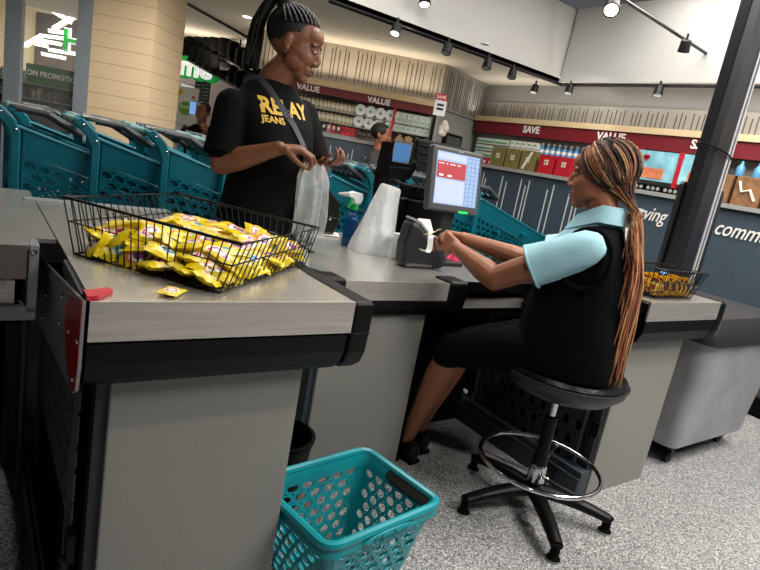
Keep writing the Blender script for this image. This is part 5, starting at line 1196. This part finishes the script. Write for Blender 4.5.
for n_ in range(340):
    # roots: hairline arc in front plus scattered over the crown
    if n_ < 60:
        q = -PI * 0.62 + (PI * 1.24) * n_ / 59 + random.uniform(-.02, .02)
        el_ = 0.75 * max(0, math.cos(q * 0.8)) + 0.02
        d0 = (HF * math.cos(q) * 0.95 + HL * math.sin(q) + HU * el_ * 1.15).normalized()
    else:
        d0 = (HF * random.uniform(-.8, .70) + HL * random.uniform(-1, 1) + HU * random.uniform(.0, 1.1)).normalized() if n_ < 210 else (HF * random.uniform(-.75, .42) + HL * random.choice((-1, 1)) * random.uniform(.7, 1) + HU * random.uniform(-.75, .3)).normalized()
    om = math.acos(max(-1, min(1, d0.dot(tdir)))); pts = []; ex = random.uniform(.001, .009); m = 20
    sag = random.uniform(0.0, 0.35)
    for i in range(m + 1):
        f = i / m; d = (d0 * math.sin((1 - f) * om) + tdir * math.sin(f * om)) / math.sin(om)
        d = (d + HU * -0.0 + (UZ * -sag * math.sin(PI * f) * 0.35)).normalized()
        pt_ = onskull(d, ex * math.sin(PI * min(1, f * 1.2 + .05)) + 0.002)
        jt = HL * (((n_ * 37) % 17) / 17 - .5) * 0.045 + HF * (((n_ * 53) % 13) / 13 - .5) * 0.03
        if f > 0.72: pt_ = pt_.lerp(tie + jt, ((f - 0.72) / 0.28) ** 1.5)
        pts.append(pt_)
    a.cur = random.choices((0, 1, 2, 3), (7, 5, 3, 4))[0]
    a.tube(pts, [0.0027 * (1 + 0.28 * math.sin(i * 2.4 + n_)) for i in range(m + 1)], 6)
for n_ in range(150):
    th = random.uniform(0, 2 * PI); rr_ = math.sqrt(random.random()); a.cur = random.choices((0, 1, 2, 3), (2, 4, 7, 3))[0]
    ln = random.uniform(0.50, 0.66); e1, e2 = math.cos(th) * rr_, math.sin(th) * rr_; pts = []; m = 14; ph = random.uniform(0, 6)
    for i in range(m + 1):
        f = i / m; wd = 0.017 + 0.034 * min(1, f * 2.2) + 0.014 * f
        c = tie + UZ * 0.014 * (1 - rr_) + F * (-0.045 * math.sin(min(1, f * 1.8) * PI / 2) - 0.015 * f) + UZ * (-ln * f)
        c += L * (e1 * wd * 1.35 + 0.02 * f) + F * (e2 * wd * 0.75)
        c += L * 0.004 * math.sin(f * 9 + ph) + F * 0.004 * math.cos(f * 8 + ph) ; pts.append(c)
    a.tube(pts, [0.0036 * (1 - 0.55 * (i / m) ** 3) * (1 + 0.12 * math.sin(i * 2.1)) for i in range(m + 1)], 6)
for n_ in range(12):
    a.cur = random.choice((1, 2, 3)); p0 = tie + F * random.uniform(-.02, .02); s = random.uniform(.02, .05); ph = random.uniform(0, 6)
    a.tube([p0 + L * (0.03 + s * math.sin(PI * f)) + F * (-.05 * f + .02 * math.sin(ph + f * 4)) + UZ * (-0.28 * f) for f in [i / 10 for i in range(11)]], 0.0022, 5)
for k in range(5):
    a.cur = (1, 3, 2, 1, 2)[k]; z0 = 0.012 - 0.006 * k
    a.tube([tie - UZ * 0.006 + UZ * z0 + L * (0.029 * math.cos(q)) + F * (0.023 * math.sin(q)) + UZ * (0.006 * math.sin(q + k)) for q in [2 * PI * j / 18 for j in range(18)]], 0.0042, 6, closed=True)
a.build('braided_hair', hb, cash, smooth=True)
# cream paper strip in her hands
pc = (wrN + wrF) / 2 + F * 0.10; a = MB()
a.add([pc + F * (0.02 * i) + L * (0.02 * j + 0.01 * math.sin(i)) + UZ * (0.03 - 0.012 * i + 0.008 * math.cos(i * 2 + j)) for i in range(4) for j in (-1, 1)], [(2 * i, 2 * i + 1, 2 * i + 3, 2 * i + 2) for i in range(3)])
tag(a.build('banknote', note_m, solid=0.0012), 'folded cream paper held between the cashier\'s fingers', 'paper')
a = MB(); q0 = pc + L * 0.03 + UZ * 0.0
a.add([q0 + L * (0.012 * i) + F * (0.012 * j + 0.01 * math.sin(i * .9)) + UZ * (0.02 * math.sin(i * 0.8) - 0.006 * i) for i in range(9) for j in (-1, 1)], [(2 * i, 2 * i + 1, 2 * i + 3, 2 * i + 2) for i in range(8)])
tag(a.build('receipt_strip', paper_m, solid=0.001), 'thin white receipt strip curling left from the cashier\'s fingers', 'receipt')

# ---- customer, standing behind the near counter
F2 = V((0.22, -0.975, 0)).normalized(); L2 = V((-F2.y, F2.x, 0)); O2 = V((1.005, 2.27, 0))
def b_(f, l, z): return O2 + F2 * f + L2 * l + UZ * z
cust = thing('person', 'standing woman in black printed T-shirt with high black braided ponytail, holding a clear bag', 'person', O2[:])
hc2 = V((1.050, 2.235, 1.668)); hf2 = V((0.80, -0.60, -0.24))
a = MB(); PC, RC = head(a, hc2, hf2, 1.10)
a.chain([b_(-0.02, 0, 1.45), b_(-.01, 0, 1.52), hc2 + V((-0.01, 0.01, -0.08))], [.075, .064, .060])
a.loft([ring(b_(f, 0, z), F2, L2, rf, rl) for f, z, rf, rl in ((0, .80, .11, .15), (0, .95, .115, .15), (.0, 1.08, .11, .125), (0.01, 1.25, .11, .14), (0, 1.38, .09, .155), (-.01, 1.45, .06, .13), (-.02, 1.49, .05, .07))])
sR, sL = b_(-.01, -.178, 1.385), b_(-.01, .172, 1.41)
eR, eL = V((0.80, 2.20, 1.165)), V((1.235, 2.24, 1.17))
wR, wL = V((0.945, 2.02, 1.262)), V((1.175, 2.07, 1.235))
a.chain([sR, sR.lerp(eR, .5), eR], [.060, .055, .046]); a.chain([eR, eR.lerp(wR, .35), eR.lerp(wR, .8), wR], [.045, .045, .031, .027])
a.chain([sL, sL.lerp(eL, .5), eL], [.058, .053, .044]); a.chain([eL, eL.lerp(wL, .35), eL.lerp(wL, .8), wL], [.043, .043, .030, .026])
hand(a, wR, V((0.86, -0.35, 0.10)), V((0.25, 0.1, -0.95)), -1, (0.45, 0.65, 0.5), 0.55, 1.03, pinch=True)
hand(a, wL, V((0.22, -0.90, 0.12)), V((-0.1, 0.1, 1.0)), 1, (0.6, 0.85, 0.7), 0.2, 0.86)
for s in (1, -1):
    hip, kn, an = b_(0, .085 * s, .85), b_(.01, .09 * s, .47), b_(-.01, .09 * s, .08); a.chain([hip, kn, an, an + F2 * .1 - UZ * .045], [.085, .055, .036, .03])
a.build('body', skin_a, cust, remesh=0.0044, sm=4)
face_parts(PC, RC, 1.10, cust, 0.5)
a = MB()
a.loft([ring(b_(f, 0, z), F2, L2, rf, rl, p=2.3) for f, z, rf, rl in ((0.0, .885, .140, .175), (0.005, .95, .145, .178), (.01, 1.05, .135, .160), (.02, 1.16, .135, .155), (0.035, 1.27, .150, .170), (0.025, 1.35, .125, .172), (.0, 1.42, .100, .178), (-.012, 1.465, .086, .140), (-.015, 1.50, .078, .105), (-.018, 1.515, .070, .085))])
for sh_, el_ in ((sR, eR), (sL, eL)):
    d = (el_ - sh_).normalized(); a.chain([sh_, sh_ + d * .08, sh_ + d * .165], [.068, .071, .070])
ts = a.build('t_shirt', tee_m, cust, remesh=0.008, sm=4)
a = MB(); 
for sh_, el_ in ((sR, eR), (sL, eL)):
    d = (el_ - sh_).normalized(); a = MB(); a.tube([sh_ + d * .10, sh_ + d * .19], [.069, .076], 24, cap=False); a.build('sleeve_hem', tee_m, ts, smooth=True, solid=0.004)
a = MB()
for s in (1, -1): a.chain([b_(0, .085 * s, .86), b_(.01, .09 * s, .48), b_(0, .09 * s, .06)], [.105, .075, .058])
a.chain([b_(0, .08, .88), b_(0, -.08, .88)], [.12, .12]); a.build('jeans', jeans_m, cust, remesh=0.012, sm=3)
for s in (1, -1):
    an = b_(-.01, .09 * s, 0); a = MB(); a.loft([[an + F2 * x + L2 * (wd * math.cos(q)) + UZ * (0.002 + hh * (0.5 + 0.5 * math.sin(q))) for q in [2 * PI * k / 18 for k in range(18)]] for x, wd, hh in ((-.07, .02, .06), (-.05, .036, .08), (.03, .04, .08), (.12, .045, .06), (.18, .03, .04))]); a.build('shoe', white_m, cust, smooth=True)
# print on the shirt, following the chest with a shrink onto it
def on_tee(word, size, ox, oz, bold, parent):
    o = b_(0.35, ox, oz); g = text_mb(word, size, o, L2 + UZ * 0.02, UZ, 0.0, 0, bold)
    dg = bpy.context.evaluated_depsgraph_get(); off = OFF[cust.name]; sub = []
    for p in g.v:
        hit, loc, nr, ix = ts.ray_cast(p - off, -F2)
        sub.append((loc + off + F2 * 0.0025) if hit else p - F2 * 0.2)
    g.v = sub; return g.build('shirt_print', gold_m, parent, normals=False)
try:
    on_tee('RELAY', 0.080, -0.125, 1.385, 0.003, ts); on_tee('JEANS', 0.034, -0.125, 1.350, 0.001, ts)
except Exception as ex: print('print', ex)
# hair: cornrows and high ponytail
random.seed(9); a = MB(); kk = 1.10
a.ell(PC(-0.024, 0, 0.038), (0.095 * kk, 0.078 * kk, 0.088 * kk), RC, 28, 16)
HF, HL, HU = RC.col[0], RC.col[1], RC.col[2]; hcen = PC(-0.022, 0, 0.036); kx = kk
knot = PC(-0.085, 0, 0.118); td = (knot - hcen).normalized()
for n_ in range(17):
    q = -1.75 + 3.5 * n_ / 16; d0 = (HF * math.cos(q) + HL * math.sin(q) * 0.95 + HU * (0.62 * math.cos(q * .75) + 0.0)).normalized(); om = math.acos(d0.dot(td)); pts = []
    for i in range(17):
        f = i / 16; d = (d0 * math.sin((1 - f) * om) + td * math.sin(f * om)) / math.sin(om); pts.append(onskull(d.normalized(), -0.003))
    a.tube(pts, [0.0064 * (1 + 0.2 * math.sin(i * 2.7)) for i in range(17)], 8)
a.lathe([(0.02, -0.03), (0.034, -0.01), (0.036, 0.015), (0.02, 0.03)], knot, 16, td)
bk = -V((HF.x, HF.y, 0)).normalized(); sd = V((-bk.y, bk.x, 0))
for n_ in range(60):
    th = random.uniform(0, 2 * PI); r0 = math.sqrt(random.random()); ln = random.uniform(.26, .34); pts = []; ph = random.uniform(0, 6)
    for i in range(13):
        f = i / 12; wd = 0.020 + 0.026 * f
        c = knot + td * (0.045 * math.sin(min(1, f * 3) * PI / 2)) + bk * (0.065 * math.sin(min(1, f * 1.6) * PI / 2) + .02 * f) + UZ * (0.02 * math.sin(min(1, f * 5) * PI) - ln * max(0, f - 0.08))
        pts.append(c + sd * (math.cos(th) * r0 * wd) + bk * (math.sin(th) * r0 * wd * .7) + sd * 0.004 * math.sin(f * 9 + ph))
    a.tube(pts, [0.0048 * (1 - .5 * (i / 12) ** 3) * (1 + .14 * math.sin(i * 2.3)) for i in range(13)], 6)
a.build('braided_hair', hair_k, cust, smooth=True)
a = MB(); a.lathe([(0.007, 0), (0.006, 0.006), (0.001, 0.008)], PC(-0.002, -0.087, -0.040), 10, -RC.col[1]); a.build('earring', chrome, cust, smooth=True)
# shoulder strap and bag
sp_ = [b_(-0.055, -0.10, 1.485), b_(0.0, -0.095, 1.505), b_(0.085, -0.06, 1.455), b_(0.15, 0.0, 1.36), b_(0.185, 0.05, 1.27), b_(0.165, 0.10, 1.17), b_(0.15, 0.14, 1.08), b_(.15, .165, 1.04)]
fine = []
for i in range(len(sp_) - 1):
    for j in range(6): fine.append(sp_[i].lerp(sp_[i + 1], j / 6))
fine.append(sp_[-1]); off = OFF[cust.name]; fp = []
for p in fine:
    out = (p - b_(0, 0, p.z)); out.z = 0
    hit, loc, nr, ix = ts.closest_point_on_mesh(p - off)
    fp.append(loc + off + nr * 0.006 if hit and (loc + off - p).length < 0.09 else p)
t = thing('shoulder_bag', 'black leather shoulder bag on a grey strap across the customer\'s chest', 'bag', (b_(0.16, 0.17, 0.95))[:])
a = MB()
for i in range(len(fp)):
    pass
tn_ = []
for i, p in enumerate(fp):
    d = (fp[min(i + 1, len(fp) - 1)] - fp[max(i - 1, 0)]).normalized(); o_ = V((p.x - O2.x, p.y - O2.y, 0)).normalized(); w = d.cross(o_).normalized()
    o_ = w.cross(d).normalized(); tn_.append([p + w * .012 - o_ * .001, p - w * .012 - o_ * .001, p - w * .012 + o_ * .0015, p + w * .012 + o_ * .0015])
a.loft(tn_); st = a.build('strap', strap_m, t)
i = 16; p = fp[i]; d = (fp[i + 1] - fp[i - 1]).normalized(); o_ = V((p.x - O2.x, p.y - O2.y, 0)).normalized(); w = d.cross(o_).normalized()
a = MB(); a.tube([p + w * .015 + d * .011 + F2 * .004, p - w * .015 + d * .011 + F2 * .004, p - w * .015 - d * .011 + F2 * .004, p + w * .015 - d * .011 + F2 * .004], 0.0022, 6, closed=True); a.build('buckle', chrome, st)
bc = b_(.17, .155, 1.02); bx = (L2 * .9 + F2 * .2).normalized(); a = MB()
prof = [(-.085, -.085), (.095, -.085), (.115, -.02), (.075, .055), (.02, .10), (-.03, .085), (-.075, .02)]
rg = []
for dd, sc in ((-.035, .9), (-.03, 1), (.03, 1), (.04, .9)): rg.append([bc + bx * (x * sc) + UZ * (z * sc) + F2 * dd for x, z in prof])
a.loft(rg); bg = a.build('bag_body', leather, t, bevel=0.012)
a = MB(); a.loft([[bc + bx * (x * 1.03) + UZ * (z * 1.03 + .012) + F2 * dd for x, z in ((-.078, .02), (-.03, .085), (.02, .10), (.08, .05), (.10, -.02), (-.03, -.03))] for dd in (.038, .046)]); fl = a.build('flap', leather, t, bevel=0.006)
a = MB(); a.lathe([(0.008, 0), (.006, .006), (.001, .008)], bc + bx * .05 - UZ * .01 + F2 * .046, 12, F2); a.build('clasp', chrome, fl, smooth=True)
a = MB()
for k in range(3): a.tube([fp[-6] + F2 * .008 + bx * (.006 * k - .01), fp[-3] + F2 * .02 + bx * (.008 * k - .012), bc + bx * (-.03 + .006 * k) + UZ * .06 + F2 * .05], .0022, 6)
a.build('ring_chain', chrome, t)
# clear bag held in her right hand
hp = wR + V((0.115, -0.05, -0.015)); t = thing('plastic_bag', 'crumpled clear plastic bag hanging from the customer\'s hand', 'bag', (hp.x, hp.y, 0.945))
a = MB(); rg = []; z1 = hp.z - 0.0; z0 = 0.955
for i in range(15):
    f = i / 14; z = z1 + (z0 - z1) * f; wx = 0.022 + 0.05 * min(1, f * 4) ** .7 - 0.006 * f; wy = 0.016 + 0.022 * min(1, f * 2); c = V((hp.x + 0.012 + .018 * math.sin(f * 2), hp.y + 0.0, z))
    rg.append([c + UZ * (0.006 * math.sin(7 * q)) + V((1, .1, 0)) * (wx * math.cos(q)) * (1 + .05 * math.sin(5 * q + f * 5) + .04 * math.sin(11 * q + f * 3)) + V((-.1, 1, 0)) * (wy * math.sin(q)) * (1 + .35 * math.sin(4 * q + f * 5) + .22 * math.sin(9 * q + 2 * f)) for q in [2 * PI * k / 40 for k in range(40)]])
a.loft(rg[1:] , cap=False); a.build('bag_film', bag_m, t, smooth=True)

# ---- two far people
def far_person(c, f, skin, shirt, lab, phone=None, hc=None):
    t = thing('person', lab, 'person', (c.x, c.y, 0)); F_, L_, U_ = frame(f); H_ = hc
    a = MB(); P_, R_ = head(a, c + UZ * H_, f, 1.0); a.caps(c + UZ * (H_ - .16), c + UZ * (H_ - .06), .055, .05)
    for s in (1, -1):
        a.chain([c + L_ * .18 * s + UZ * (H_ - .26), c + L_ * .22 * s + F_ * .02 + UZ * (H_ - .52), c + L_ * .16 * s + F_ * .2 + UZ * (H_ - .42 if s < 0 else H_ - .2)], [.05, .04, .028])
        hand(a, c + L_ * .16 * s + F_ * .2 + UZ * (H_ - .42 if s < 0 else H_ - .2), F_ + UZ * .3, -L_ * s, s, (.4, .5, .4), .3)
        a.chain([c + L_ * .09 * s + UZ * .9, c + L_ * .09 * s + UZ * .08], [.08, .04]); a.caps(c + L_ * .09 * s + UZ * .04, c + L_ * .09 * s + F_ * .12 + UZ * .035, .035, .03)
    a.build('body', skin, t, remesh=0.008, sm=3)
    a = MB(); a.loft([ring(c + UZ * z, F_, L_, rf, rl) for z, rf, rl in ((.85, .13, .17), (1.0, .13, .165), (1.2, .13, .18), (H_ - .28, .12, .2), (H_ - .2, .08, .17), (H_ - .15, .06, .08))])
    for s in (1, -1): a.caps(c + L_ * .18 * s + UZ * (H_ - .26), c + L_ * .21 * s + UZ * (H_ - .45), .065, .06)
    a.build('top', shirt, t, remesh=0.012, sm=3)
    a = MB()
    for s in (1, -1): a.chain([c + L_ * .09 * s + UZ * .88, c + L_ * .09 * s + UZ * .06], [.1, .055])
    a.build('trousers', black_mt, t, remesh=0.014, sm=2)
    a = MB(); a.ell(c + UZ * (H_ + .035) - F_ * .02, (.1, .082, .09), R_, 18, 12); a.build('hair', hair_k, t, smooth=True)
    return t, P_
pm = onw(203, 112, 7.0); t, P_ = far_person(V((pm.x, pm.y, 0)), -WN, skin_a, black_mt, 'small far-off man in dark clothes holding up a phone beside the poster', hc=pm.z)
o = onw(193, 108, 6.8); a = MB(); a.obox(o, WT * .04, WN * .006, UZ * .075); a.cur = 1; a.obox(o - WN * .007, WT * .036, WN * .001, UZ * .07); tag(a.build('phone', [black_pl, mat('phone_glow', (120, 160, 220), 0.3, emis=0.8)]), 'phone with pale blue screen held up by the far-off man', 'phone')
pm = onw(382, 131, 6.1); far_person(V((pm.x, pm.y, 0)), WT * 1.0 - WN * .15, skin_b, mat('far_tan_top', (60, 58, 58), 0.8, 0, 0.1, 20), 'far person whose brown head shows below the round white dishes', hc=pm.z - 0.04)

# ------------------------------------------------------------------ light
def area(name, loc, size, power, col=(1, .96, .90), rot=(0, 0, 0), sy=None, shadow=None):
    l = bpy.data.lights.new(name, 'AREA'); l.shape = 'RECTANGLE'; l.size = size; l.size_y = sy or size; l.energy = power; l.color = col
    o = bpy.data.objects.new(name, l); C.objects.link(o); o.location = loc; o.rotation_euler = rot; return o
area('ceiling_panel_light', (3.6, 0.3, 3.2), 1.2, 110)
area('ceiling_panel_light', (2.3, -0.9, 3.2), 0.9, 95)
area('ceiling_panel_light', (1.9, 2.6, 3.25), 1.6, 75)
area('aisle_light', (4.1, 2.4, 3.2), 1.4, 60, (1, .95, .88))
def bounce_fill(c, d, L_, power, tilt, col=(1, .86, .66)):  # added uplights, standing in for light bounced onto the ceiling
    o = area('bounce_fill_light', c, L_, power, col, sy=0.06); dd = V(d).normalized()
    z = V(tilt).normalized() * -1; x = dd; y = z.cross(x).normalized(); m = Matrix((x, y, z)).transposed().to_4x4(); m.translation = V(c); o.matrix_world = m
bounce_fill(wallp(-0.7, 2.02, 6.45), WT, 1.9, 7, UZ * 1 - WN * 0.25)
bounce_fill((4.95, 3.2, 2.02), (0, 1, 0), 4.2, 9, (-0.2, 0, 1), (1, .92, .8))
bounce_fill(wallp(-2.6, 2.0, 7.6), WT, 1.6, 9, UZ)
area('shop_light', wallp(-5.4, 3.2, 9.6)[:], 3.0, 620, (1, .95, .85))
area('column_fill_light', (0.9, 3.5, 2.75), 0.8, 52, (1, .93, .82), rot=(math.radians(48), 0, 0))  # unseen area light added to brighten the column front
def spotl(loc, tgt, power, ang=70, blend=.6, col=(1, .95, .88), r=.04):
    l = bpy.data.lights.new('track_lamp', 'SPOT'); l.energy = power; l.spot_size = math.radians(ang); l.spot_blend = blend; l.color = col; l.shadow_soft_size = r
    o = bpy.data.objects.new('track_lamp', l); C.objects.link(o); o.location = loc; o.rotation_euler = (V(tgt) - V(loc)).to_track_quat('-Z', 'Y').to_euler()
spotl((3.0, 0.2, 3.0), (2.3, 1.2, 0), 60, 60)
spotl((4.6, 3.4, 2.40), (5.2, 4.2, 1.7), 10, 90)
spotl((4.6, 1.8, 2.40), (5.2, 2.4, 1.6), 10, 90)
spotl((0.3, 0.2, 3.1), (1.3, 1.7, 0.6), 70, 50, 0.3)
w = bpy.data.worlds.new('world'); bpy.context.scene.world = w; w.use_nodes = True
w.node_tree.nodes['Background'].inputs[0].default_value = (0.78, 0.80, 0.85, 1); w.node_tree.nodes['Background'].inputs[1].default_value = 0.10
vs = bpy.context.scene.view_settings; vs.view_transform = 'Standard'; vs.look = 'None'; vs.gamma = 1; vs.use_curve_mapping = False; vs.exposure = 0.0
